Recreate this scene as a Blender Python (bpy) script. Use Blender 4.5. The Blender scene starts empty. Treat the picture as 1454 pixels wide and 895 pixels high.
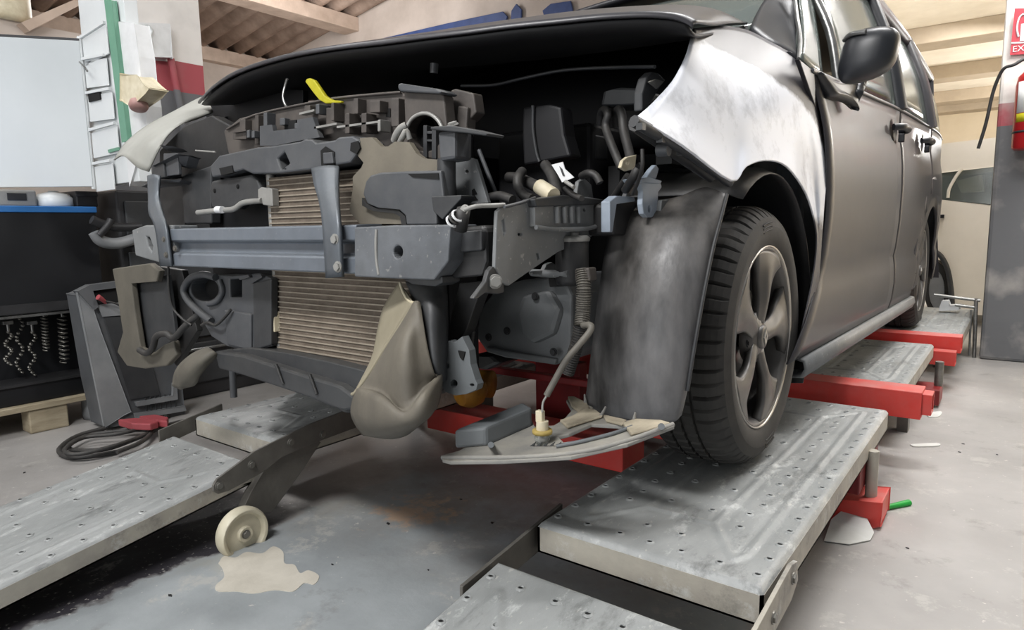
import bpy, math, random
import numpy as np
from mathutils import Vector, Matrix
from mathutils.geometry import tessellate_polygon
rnd = random.Random(7)
SC = bpy.context.scene
COL = SC.collection
# ---------------------------------------------------------------- camera
FPX = 950.0                                   # focal length in pixels of the 1454 x 895 frame
CAMP = Vector((0, 0, .86))
RX = Vector((0.79860066, 0.06579602, -0.59825402)); RY = Vector((0.60163676, -0.11441916, 0.79053239)); RZ = Vector((-0.01643784, -0.9912513, -0.13096052))
cam = bpy.data.cameras.new('camera'); camo = bpy.data.objects.new('camera', cam); COL.objects.link(camo)
cam.sensor_width = 36; cam.lens = FPX / 1454 * 36; cam.clip_start = .02; cam.clip_end = 200
mm = Matrix(((RX[0], -RX[1], -RX[2]), (RY[0], -RY[1], -RY[2]), (RZ[0], -RZ[1], -RZ[2]))).to_4x4()
mm.translation = CAMP
camo.matrix_world = mm
SC.camera = camo
# ---------------------------------------------------------------- light
SC.view_settings.view_transform = 'Standard'; SC.view_settings.look = 'None'
SC.view_settings.exposure = 0.0; SC.view_settings.gamma = 1.0; SC.view_settings.use_curve_mapping = False
W = bpy.data.worlds.new('world'); SC.world = W; W.use_nodes = True
W.node_tree.nodes['Background'].inputs[0].default_value = (.95, .97, 1, 1)
W.node_tree.nodes['Background'].inputs[1].default_value = .24
def area(name, loc, tgt, sx, sy, power, col=(1, .99, .985)):
    l = bpy.data.lights.new(name, 'AREA'); l.shape = 'RECTANGLE'; l.size = sx; l.size_y = sy; l.energy = power; l.color = col
    o = bpy.data.objects.new(name, l); COL.objects.link(o); o.location = loc
    o.rotation_euler = (Vector(tgt) - Vector(loc)).to_track_quat('-Z', 'Y').to_euler()
    return o
area('ceiling_lamp', (-.05, 2.3, 3.3), (-.3, 2.2, 0), .14, 1.3, 66)
area('ceiling_lamp', (-.9, -.9, 2.9), (-1.2, 1.2, .4), 1.4, .3, 88)
area('front_fill', (-1.8, -4.6, 1.5), (-1.6, 1.2, .3), 3.6, 2.2, 105, (.97, .985, 1))  # added fill light behind the camera, brightens the car's front and the floor underneath
area('ceiling_lamp', (-3.2, .2, 3.4), (-2.8, 1.2, .2), .5, 2.2, 34)
area('ceiling_lamp', (.2, 4.6, 2.9), (-.1, 5.2, 0), .4, 2.4, 75)
area('ceiling_lamp', (.3, 9.0, 3.0), (-.2, 9.0, 0), 1.2, 4, 200)
def bulb(loc, power, r=.25):
    l = bpy.data.lights.new('hall_fill', 'POINT'); l.energy = power; l.shadow_soft_size = r; l.color = (1, .985, .96)
    o = bpy.data.objects.new('hall_fill', l); COL.objects.link(o); o.location = loc
bulb((2.5, 8.0, 2.1), 130); bulb((1.2, 13.0, 2.2), 300)  # added point lights out of view, brighten the right ceiling and the car's rear flank
area('ceiling_lamp', (-6.9, 4.3, 2.7), (-2.3, 1.8, 0), .5, 2.0, 95)
area('ceiling_lamp', (-6.5, 4.6, 3.2), (-7.5, 6.0, 3.0), .4, 2.4, 90)
# ---------------------------------------------------------------- pixel of the photograph -> point in the place
def ray(px, py):
    d = ((px - 727) / FPX, (py - 447.5) / FPX, 1.0)
    return Vector((RX[0]*d[0]+RX[1]*d[1]+RX[2]*d[2], RY[0]*d[0]+RY[1]*d[1]+RY[2]*d[2], RZ[0]*d[0]+RZ[1]*d[1]+RZ[2]*d[2]))
def P(px, py, x=None, y=None, z=None, k=0.0):
    """point on the plane x = const + k*(y-1.7), y = const or z = const seen at that pixel"""
    d = ray(px, py)
    if y is not None: t = (y - CAMP.y) / d.y
    elif z is not None: t = (z - CAMP.z) / d.z
    else: t = (x - k*1.7) / (d.x - k*d.y)
    return CAMP + d * t
def PS(pts, **k): return [P(a, b, **k) for a, b in pts]
def PV(pts, ax='y'):
    """each pixel with a depth of its own"""
    return [P(a, b, **{ax: c}) for a, b, c in pts]
# ---------------------------------------------------------------- materials
def lin(h):
    h = h.lstrip('#'); r = []
    for i in (0, 2, 4):
        v = int(h[i:i+2], 16) / 255
        r.append(v/12.92 if v <= .04045 else ((v+.055)/1.055)**2.4)
    return (*r, 1)
def mat(name, c1, c2=None, scale=6, rough=.5, metal=0., bump=0., bscale=60, dust=None, dcol='#8d877c', speck=None, scol='#d8d4cc', lo=.35, hi=.65, coat=0., stretch=None, rvar=.0, attr=None, acol=None, scuff=0):
    m = bpy.data.materials.new(name); m.use_nodes = True
    nt = m.node_tree; N = nt.nodes; L = nt.links; b = N['Principled BSDF']
    tc = N.new('ShaderNodeTexCoord'); src = tc.outputs['Object']
    if stretch:
        mp = N.new('ShaderNodeMapping'); mp.inputs['Scale'].default_value = stretch; L.new(src, mp.inputs[0]); src = mp.outputs[0]
    def noise(s, det=6, rgh=.6):
        n = N.new('ShaderNodeTexNoise'); n.inputs['Scale'].default_value = s; n.inputs['Detail'].default_value = det; n.inputs['Roughness'].default_value = rgh
        L.new(src, n.inputs['Vector']); return n.outputs['Fac']
    def ramp(s, a, c):
        r = N.new('ShaderNodeMapRange'); r.inputs['From Min'].default_value = a; r.inputs['From Max'].default_value = c; L.new(s, r.inputs['Value']); return r.outputs['Result']
    def mix(f, a, c):
        x = N.new('ShaderNodeMix'); x.data_type = 'RGBA'
        if isinstance(f, float): x.inputs[0].default_value = f
        else: L.new(f, x.inputs[0])
        for i, v in ((6, a), (7, c)):
            if isinstance(v, tuple): x.inputs[i].default_value = v
            else: L.new(v, x.inputs[i])
        return x.outputs[2]
    def mul(a, c):
        x = N.new('ShaderNodeMath'); x.operation = 'MULTIPLY'
        for i, v in ((0, a), (1, c)):
            if isinstance(v, float): x.inputs[i].default_value = v
            else: L.new(v, x.inputs[i])
        return x.outputs[0]
    col = lin(c1)
    if c2: col = mix(ramp(noise(scale), lo, hi), col, lin(c2))
    if attr:
        a = N.new('ShaderNodeAttribute'); a.attribute_name = attr
        ad = N.new('ShaderNodeMath'); ad.operation = 'ADD'; L.new(a.outputs['Fac'], ad.inputs[0])
        sc_ = mul(ramp(noise(9, 6, .7), .3, .7), .5); L.new(sc_, ad.inputs[1])
        pale = mix(mul(ramp(noise(6, 8, .7), .5, .72), .75), lin(acol), lin('#6d7179'))
        col = mix(ramp(ad.outputs[0], .55, .95), col, pale)
    if dust:
        g = N.new('ShaderNodeNewGeometry'); s = N.new('ShaderNodeSeparateXYZ'); L.new(g.outputs['Normal'], s.inputs[0])
        up = ramp(s.outputs[2], -.6, 1.0)
        col = mix(mul(mul(up, ramp(noise(scale*1.7+3, 8, .7), .2, .75)), float(dust)), col, lin(dcol))
    if scuff:
        col = mix(mul(ramp(noise(16, 10, .75), .56, .66), float(scuff)), col, lin('#c9cbc9')); col = mix(mul(ramp(noise(9, 10, .75), .55, .68), float(scuff)), col, lin('#565856'))
    if speck: col = mix(mul(ramp(noise(90, 3, .5), .66, .72), float(speck)), col, lin(scol))
    if isinstance(col, tuple): b.inputs['Base Color'].default_value = col
    else: L.new(col, b.inputs['Base Color'])
    b.inputs['Metallic'].default_value = metal; b.inputs['Roughness'].default_value = rough
    if rvar:
        r = N.new('ShaderNodeMapRange'); r.inputs['To Min'].default_value = max(.05, rough-rvar); r.inputs['To Max'].default_value = min(1, rough+rvar)
        r.inputs['From Min'].default_value = .3; r.inputs['From Max'].default_value = .7
        L.new(noise(scale*2.3, 8), r.inputs['Value']); L.new(r.outputs[0], b.inputs['Roughness'])
    if coat: b.inputs['Coat Weight'].default_value = coat; b.inputs['Coat Roughness'].default_value = .08
    if bump:
        bp = N.new('ShaderNodeBump'); bp.inputs['Strength'].default_value = bump; bp.inputs['Distance'].default_value = .01
        L.new(noise(bscale, 6), bp.inputs['Height']); L.new(bp.outputs[0], b.inputs['Normal'])
    return m
M = {}
M['deck'] = mat('galvanised_deck', '#a3a5a4', '#878a89', 6, .5, .12, .25, 55, speck=.3, scuff=.75, rvar=.14, stretch=(1, .45, 1), lo=.3, hi=.7)
M['deck_side'] = mat('deck_edge_metal', '#b4afa2', '#98938a', 6, .55, .1, .15, 30, scuff=.5)
M['arm'] = mat('dark_steel_arm', '#726f69', '#5b5853', 8, .5, .3, .1)
M['bolt'] = mat('bolt_zinc', '#8c8a84', '#6b6963', 20, .4, .7)
M['hole'] = mat('dark_hole', '#0b0b0b', rough=.9)
M['red'] = mat('red_lift_paint', '#e5352a', '#cf2a20', 4, .45, 0, .05, 30, dust=.7, dcol='#a98c86')
M['redd'] = mat('dark_red_paint', '#8a1a1c', '#6d1417', 5, .5, 0, .05)
M['wheel_white'] = mat('ivory_castor', '#d3ccb6', '#bdb59d', 9, .5)
M['paint'] = mat('grey_car_paint', '#27262a', '#2e2d32', 3, .4, .0, dust=.15, dcol='#85817e', coat=.12)
M['fender'] = mat('primed_fender', '#4a494d', rough=.42, metal=.0, attr='primer', acol='#e0e3ea')
M['primer_l'] = mat('pale_fender_paint', '#a9a9a2', '#8b8a84', 6, .5, lo=.3, hi=.8)
M['blackp'] = mat('black_plastic', '#17181a', '#232427', 8, .5, 0, .05, dust=.35, dcol='#6b675f')
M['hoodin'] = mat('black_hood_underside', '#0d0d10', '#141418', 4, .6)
M['greyp'] = mat('grey_plastic', '#3b3e43', '#4a4d52', 6, .5, 0, .06, dust=.5, dcol='#77746c')
M['dgreyp'] = mat('dark_grey_plastic', '#26282c', '#33363a', 6, .5, 0, .06, dust=.45, dcol='#6d6a63')
M['brownp'] = mat('dusty_brown_plastic', '#34302f', '#45403d', 9, .6, 0, .06, dust=.55, dcol='#7f776d')
M['tan'] = mat('tan_dusty_plastic', '#5a554c', '#6d675c', 6, .7, 0, .08, dust=.4, dcol='#a0977f')
M['duct'] = mat('duct_dusty_plastic', '#504c45', '#656057', 5, .65, 0, .08, lo=.25, hi=.75, dust=.5, dcol='#968e7c')
M['ductin'] = mat('duct_inside', '#968e7a', '#827b68', 7, .7)
M['beam'] = mat('beam_steel', '#78808a', '#636a73', 5, .42, .3, .05, dust=.5, dcol='#8d8f90', speck=.08)
M['beamend'] = mat('beam_end_steel', '#6d7176', '#50545a', 9, .5, .2, .08, dust=.4, dcol='#8a8880', speck=.18)
M['strap'] = mat('strap_steel', '#62686f', '#4f555c', 7, .45, .3, .05, dust=.4, dcol='#85857f')
M['rail'] = mat('rail_grey_paint', '#7d8082', '#6b6e70', 6, .5, .1, .05, dust=.4, dcol='#8d8a82', speck=.3)
M['bracket'] = mat('blue_grey_bracket', '#a3adb9', '#8d97a3', 6, .5)
M['fin'] = mat('condenser_fins', '#5d5348', '#70655a', 30, .8, .1, .3, 220, speck=.3, scol='#8b8170')
M['tube'] = mat('condenser_tubes', '#a3998a', '#877d6f', 12, .55, .2)
M['alu'] = mat('dull_aluminium', '#9d9c98', '#84837f', 12, .5, .25)
M['liner'] = mat('liner_dirty_plastic', '#1f2022', '#66676a', 9, .52, 0, .3, 12, lo=.32, hi=.66, dust=.5, dcol='#8a8175', stretch=(1, 1, .4), rvar=.2)
M['tyre'] = mat('tyre_rubber', '#2b2a29', '#353432', 10, .75, 0, .05, 90, dust=.25, dcol='#6a655e')
M['rim'] = mat('rim_grey_paint', '#5a5855', '#646260', 10, .42, .35)
M['rimb'] = mat('rim_bright_metal', '#c5c2bc', '#a9a6a0', 12, .3, .8)
M['hose'] = mat('black_hose', '#1d1d1f', '#2a2a2b', 20, .55, dust=.5, dcol='#6f6b64')
M['loom'] = mat('grey_loom', '#55524d', '#6b675f', 20, .6, dust=.4, dcol='#8a857a')
M['cream'] = mat('cream_plastic', '#d9d0b8', '#c4b99c', 20, .5)
M['white'] = mat('white_plastic', '#dedfe0', '#cfd0d0', 10, .5)
M['yellow'] = mat('yellow_plastic', '#a39b12', '#b3ab22', 20, .5)
M['orange'] = mat('orange_paint', '#a8741c', '#8a5a1a', 15, .55)
M['mirror'] = mat('mirror_black_plastic', '#1c1e22', '#24262a', 6, .38)
M['glass'] = None
M['tray'] = mat('tray_dusty_plastic', '#6f7070', '#8a8985', 7, .65, 0, .1, 40, dust=.6, dcol='#b5ae9e', lo=.3, hi=.7)
M['traydust'] = mat('tray_cream_dirt', '#b9ae98', '#8f8674', 12, .8, 0, .2, 30)
M['ltan'] = mat('dark_tan_plastic', '#4c4942', '#5d5950', 6, .7, 0, .08, dust=.4, dcol='#827b6c')
M['pinkl'] = mat('pinkish_lid', '#b58f88', '#a67f79', 8, .5)
M['trayb'] = mat('tray_block_plastic', '#5c6062', '#6d7173', 8, .6)
M['floor'] = None
M['wallw'] = None
M['cabinet'] = mat('white_cabinet_paint', '#d9dcdc', '#cdd1d2', 3, .35)
M['board'] = mat('glossy_white_panel', '#b7bcbe', '#b1b6b8', 2, .2)
M['green'] = mat('green_strip', '#5f8f78', '#6c9a83', 8, .5)
M['blue'] = mat('blue_edge', '#2f6fb0', '#2a64a2', 8, .45)
M['bluetarp'] = mat('blue_tarp', '#2f4372', '#3d5184', 5, .5, 0, .3, 6)
M['black'] = mat('black_panel', '#0f1013', '#17181b', 4, .45)
M['darkm'] = mat('dark_metal', '#2a2a2b', '#38383a', 6, .5, .3)
M['chrome'] = mat('worn_chrome', '#9a9a98', '#7b7b79', 30, .3, .8)
M['wood'] = mat('pallet_wood', '#b3a78f', '#8c8069', 5, .75, 0, .15, 40, stretch=(3, 1, 6))
M['chgrey'] = mat('charger_grey', '#43464a', '#55585c', 5, .5, dust=.3)
M['chlight'] = mat('charger_light_grey', '#8b8d8e', '#76787a', 6, .5)
M['redcl'] = mat('red_clamp', '#a3484e', '#8f4146', 8, .5)
M['ext'] = mat('extinguisher_red', '#a81d22', '#b5262a', 6, .3)
M['sign'] = mat('red_sign', '#c2283a', '#b52334', 6, .4)
M['col'] = None
M['corr'] = mat('fibre_cement_sheet', '#b9a394', '#8f7b6d', 3, .8, 0, .1, 30)
M['beamc'] = mat('pale_purlin', '#cdb9a9', '#b5a191', 4, .7)
M['ceilr'] = mat('cream_ceiling', '#f2ebdd', '#e6decf', 3, .7)
M['beamr'] = mat('cream_ceiling_beam', '#b9ab97', '#aa9c89', 3, .7)
M['backw'] = mat('stained_plaster', '#cfc3b9', '#b3a79d', 1.2, .85, 0, .1, 20)
M['creamw'] = mat('cream_wall', '#efe3cd', '#e6d9c2', 2, .8)
M['carwhite'] = mat('white_car_paint', '#efe8da', '#e6dfd0', 3, .3)
M['paper'] = mat('white_paper', '#dcdcd8', '#c9c9c4', 5, .8)
M['greenp'] = mat('green_plastic', '#17a53c', '#149636', 8, .5)
M['patch'] = mat('pale_floor_filler', '#cfc9bc', '#bdb7aa', 8, .8, 0, .1)
M['seat'] = mat('seat_cloth', '#26262a', '#303036', 20, .9)
def glass(name, tint, alpha, rough=.03):
    m = bpy.data.materials.new(name); m.use_nodes = True; nt = m.node_tree; N = nt.nodes; L = nt.links
    b = N['Principled BSDF']; out = N['Material Output']
    b.inputs['Base Color'].default_value = tint; b.inputs['Roughness'].default_value = rough; b.inputs['Specular IOR Level'].default_value = .8
    t = N.new('ShaderNodeBsdfTransparent'); t.inputs[0].default_value = (.75, .8, .78, 1)
    mx = N.new('ShaderNodeMixShader'); mx.inputs[0].default_value = alpha
    L.new(t.outputs[0], mx.inputs[1]); L.new(b.outputs[0], mx.inputs[2]); L.new(mx.outputs[0], out.inputs[0])
    return m
M['glass'] = glass('dusty_window_glass', lin('#6f7673'), .55, .12)
M['clear'] = glass('bulb_glass', lin('#c5c5c0'), .35)
def bands(name, stops, noise_c, rough=.7, amount=.35):
    """paint in horizontal bands: [(z_from, hex), ...] from the ground up"""
    m = bpy.data.materials.new(name); m.use_nodes = True; nt = m.node_tree; N = nt.nodes; L = nt.links; b = N['Principled BSDF']
    g = N.new('ShaderNodeNewGeometry'); s = N.new('ShaderNodeSeparateXYZ'); L.new(g.outputs['Position'], s.inputs[0])
    n = N.new('ShaderNodeTexNoise'); n.inputs['Scale'].default_value = 5; n.inputs['Detail'].default_value = 8; L.new(g.outputs['Position'], n.inputs['Vector'])
    cur = None
    for z, h in stops:
        if cur is None: cur = lin(h); continue
        c = N.new('ShaderNodeMath'); c.operation = 'GREATER_THAN'; c.inputs[1].default_value = z; L.new(s.outputs[2], c.inputs[0])
        x = N.new('ShaderNodeMix'); x.data_type = 'RGBA'; L.new(c.outputs[0], x.inputs[0])
        if isinstance(cur, tuple): x.inputs[6].default_value = cur
        else: L.new(cur, x.inputs[6])
        x.inputs[7].default_value = lin(h); cur = x.outputs[2]
    r = N.new('ShaderNodeMapRange'); r.inputs['From Min'].default_value = .5; r.inputs['From Max'].default_value = .7; r.inputs['To Max'].default_value = amount; L.new(n.outputs['Fac'], r.inputs['Value'])
    x = N.new('ShaderNodeMix'); x.data_type = 'RGBA'; L.new(r.outputs[0], x.inputs[0])
    if isinstance(cur, tuple): x.inputs[6].default_value = cur
    else: L.new(cur, x.inputs[6])
    x.inputs[7].default_value = lin(noise_c); L.new(x.outputs[2], b.inputs['Base Color'])
    b.inputs['Roughness'].default_value = rough
    bp = N.new('ShaderNodeBump'); bp.inputs['Strength'].default_value = .3; bp.inputs['Distance'].default_value = .02; L.new(n.outputs['Fac'], bp.inputs['Height']); L.new(bp.outputs[0], b.inputs['Normal'])
    return m
M['wallw'] = bands('banded_wall_paint', [(0, '#67686b'), (1.78, '#a34a52'), (1.975, '#e3dfdb')], '#8d8a86', amount=.2)
M['col'] = bands('banded_column_paint', [(0, '#68696b'), (1.40, '#a8555c'), (1.53, '#e6e0da')], '#a8a49f', amount=.7)
def floor_mat():
    m = bpy.data.materials.new('worn_painted_concrete'); m.use_nodes = True; nt = m.node_tree; N = nt.nodes; L = nt.links; b = N['Principled BSDF']
    g = N.new('ShaderNodeNewGeometry'); s = N.new('ShaderNodeSeparateXYZ'); L.new(g.outputs['Position'], s.inputs[0])
    def noise(sc, det=8, rg=.6):
        n = N.new('ShaderNodeTexNoise'); n.inputs['Scale'].default_value = sc; n.inputs['Detail'].default_value = det; n.inputs['Roughness'].default_value = rg; L.new(g.outputs['Position'], n.inputs['Vector']); return n.outputs['Fac']
    def rng(v, a, c, lo=0., hi=1.):
        r = N.new('ShaderNodeMapRange'); r.inputs['From Min'].default_value = a; r.inputs['From Max'].default_value = c; r.inputs['To Min'].default_value = lo; r.inputs['To Max'].default_value = hi; L.new(v, r.inputs['Value']); return r.outputs[0]
    def op(o, a, c):
        x = N.new('ShaderNodeMath'); x.operation = o
        for i, v in ((0, a), (1, c)):
            if isinstance(v, float): x.inputs[i].default_value = v
            else: L.new(v, x.inputs[i])
        return x.outputs[0]
    def mix(f, a, c):
        x = N.new('ShaderNodeMix'); x.data_type = 'RGBA'; L.new(f, x.inputs[0])
        for i, v in ((6, a), (7, c)):
            if isinstance(v, tuple): x.inputs[i].default_value = v
            else: L.new(v, x.inputs[i])
        return x.outputs[2]
    conc = mix(rng(noise(2.2), .35, .65), lin('#a9a6a3'), lin('#9a9794'))
    paint = mix(rng(noise(3.), .4, .65), lin('#a3a8aa'), lin('#8d9294'))
    paint = mix(rng(noise(2.6, 8, .7), .55, .68, 0., .8), paint, lin('#a5a49c'))     # worn through
    edge = op('ADD', s.outputs[0], rng(noise(3.5), .3, .7, -.06, .06))
    inner = op('MULTIPLY', rng(edge, -1.70, -1.68), rng(edge, -.42, -.44))
    col = mix(inner, conc, paint)
    wx = op('MULTIPLY', rng(s.outputs[0], -2.05, -2.02), rng(edge, -1.68, -1.70))  # strip of dark floor with the left ramp's shade painted into its colour
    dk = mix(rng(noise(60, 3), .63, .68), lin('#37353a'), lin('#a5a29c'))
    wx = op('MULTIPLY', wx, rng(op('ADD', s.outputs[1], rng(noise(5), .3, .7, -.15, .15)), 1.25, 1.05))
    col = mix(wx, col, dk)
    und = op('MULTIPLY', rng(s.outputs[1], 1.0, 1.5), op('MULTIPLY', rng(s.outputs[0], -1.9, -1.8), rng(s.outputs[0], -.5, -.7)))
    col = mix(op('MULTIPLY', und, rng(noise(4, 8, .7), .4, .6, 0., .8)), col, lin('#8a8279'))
    vd = N.new('ShaderNodeVectorMath'); vd.operation = 'DISTANCE'; L.new(g.outputs['Position'], vd.inputs[0]); vd.inputs[1].default_value = (-1.42, 1.37, 0)
    spot = rng(op('ADD', vd.outputs['Value'], rng(noise(14, 8, .7), .3, .7, -.12, .12)), .12, .04, 0., .8)
    col = mix(spot, col, lin('#c9a98c'))
    wear = rng(noise(5.5, 10, .75), .57, .63, 0., .6)
    col = mix(wear, col, lin('#b9b7b1'))
    dirt = rng(noise(7, 8, .7), .58, .72, 0., .55)
    col = mix(dirt, col, lin('#6a6762'))
    sp = rng(noise(45, 3), .68, .72, 0., .6)
    col = mix(sp, col, lin('#d6d2ca'))
    L.new(col, b.inputs['Base Color'])
    L.new(rng(noise(4), .3, .7, .32, .6), b.inputs['Roughness'])
    bp = N.new('ShaderNodeBump'); bp.inputs['Strength'].default_value = .12; bp.inputs['Distance'].default_value = .01; L.new(noise(25), bp.inputs['Height']); L.new(bp.outputs[0], b.inputs['Normal'])
    return m
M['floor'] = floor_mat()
# ---------------------------------------------------------------- mesh building
def fill(loops):
    import bmesh
    bm = bmesh.new(); ed = []
    for l in loops:
        vs = [bm.verts.new(p) for p in l]
        ed += [bm.edges.new((vs[i], vs[(i+1) % len(vs)])) for i in range(len(vs))]
    bm.verts.index_update()
    r = bmesh.ops.triangle_fill(bm, use_beauty=True, use_dissolve=False, edges=ed)
    out = [tuple(v.index for v in f.verts) for f in bm.faces]; bm.free(); return out
class MB:
    def __init__(s): s.v = []; s.f = []; s.sm = []
    def add(s, vs, fs, smooth=False):
        o = len(s.v); s.v += [Vector(v) for v in vs]; s.f += [tuple(i + o for i in f) for f in fs]; s.sm += [smooth] * len(fs); return s
    def box(s, a, b):
        x0, y0, z0 = a; x1, y1, z1 = b
        return s.add([(x0,y0,z0),(x1,y0,z0),(x1,y1,z0),(x0,y1,z0),(x0,y0,z1),(x1,y0,z1),(x1,y1,z1),(x0,y1,z1)],
                     [(0,3,2,1),(4,5,6,7),(0,1,5,4),(1,2,6,5),(2,3,7,6),(3,0,4,7)])
    def prism(s, poly, vec, holes=()):
        vec = Vector(vec); loops = [list(map(Vector, poly))] + [list(map(Vector, h)) for h in holes]
        flat = [p for l in loops for p in l]; tris = fill(loops) if holes else tessellate_polygon(loops); n = len(flat)
        fs = [tuple(t) for t in tris] + [tuple(i + n for i in reversed(t)) for t in tris]
        o = 0
        for l in loops:
            k = len(l)
            for i in range(k): j = (i+1) % k; fs.append((o+i, o+j, o+j+n, o+i+n))
            o += k
        return s.add(flat + [p + vec for p in flat], fs)
    def tube(s, pts, r, n=10, sub=4, ribs=0, rib_h=.12):
        pts = [Vector(p) for p in pts]; path = catmull(pts, sub) if len(pts) > 2 and sub > 1 else pts
        if ribs:
            d = [0]
            for a, c in zip(path, path[1:]): d.append(d[-1] + (c-a).length)
            m = ribs*4; q = []; j = 0
            for i in range(m+1):
                t = d[-1]*i/m
                while j < len(d)-2 and d[j+1] < t: j += 1
                q.append(path[j].lerp(path[j+1], (t-d[j])/max(1e-9, d[j+1]-d[j])))
            path = q
        rs = r if isinstance(r, (list, tuple)) else None
        up = Vector((0, 0, 1)); vs = []; last = None
        for i, p in enumerate(path):
            t = (path[min(i+1, len(path)-1)] - path[max(i-1, 0)]).normalized()
            if last is None: u = t.orthogonal().normalized()
            else: u = (last - t*last.dot(t)).normalized()
            last = u; w = t.cross(u)
            rr = r if not rs else rs[0] + (rs[-1]-rs[0])*i/max(1, len(path)-1)
            if ribs: rr *= (1+rib_h) if i % 4 in (0, 1) else (1-rib_h)
            vs += [p + (u*math.cos(a)+w*math.sin(a))*rr for a in [2*math.pi*k/n for k in range(n)]]
        fs = []
        for i in range(len(path)-1):
            for k in range(n): fs.append((i*n+k, i*n+(k+1)%n, (i+1)*n+(k+1)%n, (i+1)*n+k))
        s.add(vs, fs, not ribs)
        m = len(path)-1
        return s.add([vs[k] for k in range(n)] + [vs[m*n+k] for k in range(n)], [tuple(reversed(range(n))), tuple(range(n, 2*n))])
    def lathe(s, prof, c, ax, n=32, smooth=True, close=False):
        """prof: [(radius, along axis)]"""
        ax = Vector(ax).normalized(); u = ax.orthogonal().normalized()
        if abs(ax.x) > .9: u = Vector((0, 0, 1))
        u = (u - ax*u.dot(ax)).normalized(); w = ax.cross(u); c = Vector(c)
        vs = []; k = len(prof)
        for i in range(n):
            a = 2*math.pi*i/n; d = u*math.cos(a) + w*math.sin(a)
            vs += [c + d*r + ax*h for r, h in prof]
        fs = []
        for i in range(n):
            j = (i+1) % n
            for q in range(k if close else k-1): fs.append((i*k+q, j*k+q, j*k+(q+1)%k, i*k+(q+1)%k))
        return s.add(vs, fs, smooth)
    def disc(s, c, ax, r, h, n=20):
        return s.lathe([(0, h), (r*.92, h), (r, h*.8), (r, 0)], c, ax, n, False)
    def bolt(s, c, ax, r):
        s.lathe([(0, r*.55), (r*.75, r*.55), (r*.8, r*.45), (r*.8, r*.2)], c, ax, 6, False)
        return s.lathe([(r*.2, r*.2), (r, r*.2), (r*1.05, 0)], c, ax, 16, False)
    def grid(s, rows, smooth=True):
        nr = len(rows); nc = len(rows[0]); vs = [v for r in rows for v in r]
        return s.add(vs, [(i*nc+j, i*nc+j+1, (i+1)*nc+j+1, (i+1)*nc+j) for i in range(nr-1) for j in range(nc-1)], smooth)
    def patch(s, rows, nu=5, nv=5):
        rows = [catmull([Vector(p) for p in r], nv) for r in rows]
        cols = [catmull([rows[i][j] for i in range(len(rows))], nu) for j in range(len(rows[0]))]
        return s.grid([[cols[j][i] for j in range(len(cols))] for i in range(len(cols[0]))])
    def build(s, name, m, parent=None, solid=0, bevel=0, sub=0, seg=2, offs=-1):
        me = bpy.data.meshes.new(name); c = Vector((0, 0, 0))
        if s.v:
            xs = np.array([tuple(v) for v in s.v]); lo = xs.min(0); hi = xs.max(0); c = Vector(((lo[0]+hi[0])/2, (lo[1]+hi[1])/2, lo[2]))
        me.from_pydata([tuple(v - c) for v in s.v], [], s.f)
        me.polygons.foreach_set('use_smooth', s.sm)
        me.materials.append(M[m] if isinstance(m, str) else m); me.update()
        o = bpy.data.objects.new(name, me); COL.objects.link(o)
        if parent is not None:
            o.parent = parent; o.location = c - world_loc(parent)
        else: o.location = c
        o['wl'] = (c.x, c.y, c.z)
        if solid: q = o.modifiers.new('thickness', 'SOLIDIFY'); q.thickness = solid; q.offset = offs
        if bevel: q = o.modifiers.new('bevel', 'BEVEL'); q.width = bevel; q.segments = seg; q.limit_method = 'ANGLE'; q.angle_limit = .6
        if sub: q = o.modifiers.new('smooth', 'SUBSURF'); q.levels = q.render_levels = sub
        return o
def world_loc(o): return Vector(o['wl'])
def catmull(p, n):
    if len(p) < 2 or n <= 1: return list(p)
    q = [p[0]*2-p[1]] + list(p) + [p[-1]*2-p[-2]]; out = []
    for i in range(1, len(q)-2):
        a, b, c, d = q[i-1:i+3]
        for k in range(n):
            t = k/n
            out.append(.5*((2*b) + (c-a)*t + (2*a-5*b+4*c-d)*t*t + (3*b-a-3*c+d)*t**3))
    out.append(p[-1]); return out
def fix(ob):                    # outward normals
    import bmesh
    bm = bmesh.new(); bm.from_mesh(ob.data); bmesh.ops.recalc_face_normals(bm, faces=bm.faces); bm.to_mesh(ob.data); bm.free()
def thing(name, label, cat, loc, group=None):
    o = bpy.data.objects.new(name, None); COL.objects.link(o); o.location = loc; o['wl'] = tuple(loc); o.empty_display_size = .1
    o['label'] = label; o['category'] = cat
    if group: o['group'] = group
    return o
def tag(o, label, cat, group=None):
    o['label'] = label; o['category'] = cat
    if group: o['group'] = group
    return o
def struct(o, label=None):
    o['kind'] = 'structure'
    if label: o['label'] = label
    return o
def stuff(o): o['kind'] = 'stuff'; return o
def ell(cx, cy, rx, ry, n=16, rot=0.):
    out = []
    for i in range(n):
        a = 2*math.pi*i/n; x = rx*math.cos(a); y = ry*math.sin(a)
        out.append((cx + x*math.cos(rot) - y*math.sin(rot), cy + x*math.sin(rot) + y*math.cos(rot)))
    return out
def plate(name, pts, m, parent, y=None, x=None, th=.01, holes=(), bevel=.002, vec=None, k=0.):
    """flat piece whose outline is seen at these pixels on the plane y (or x), with real thickness behind it"""
    kw = {'y': y} if y is not None else {'x': x, 'k': k}
    v = vec or ((0, th, 0) if y is not None else (-th, 0, 0))
    o = MB().prism(PS(pts, **kw), v, [PS(h, **kw) for h in holes]).build(name, m, parent, bevel=bevel)
    return o
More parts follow.
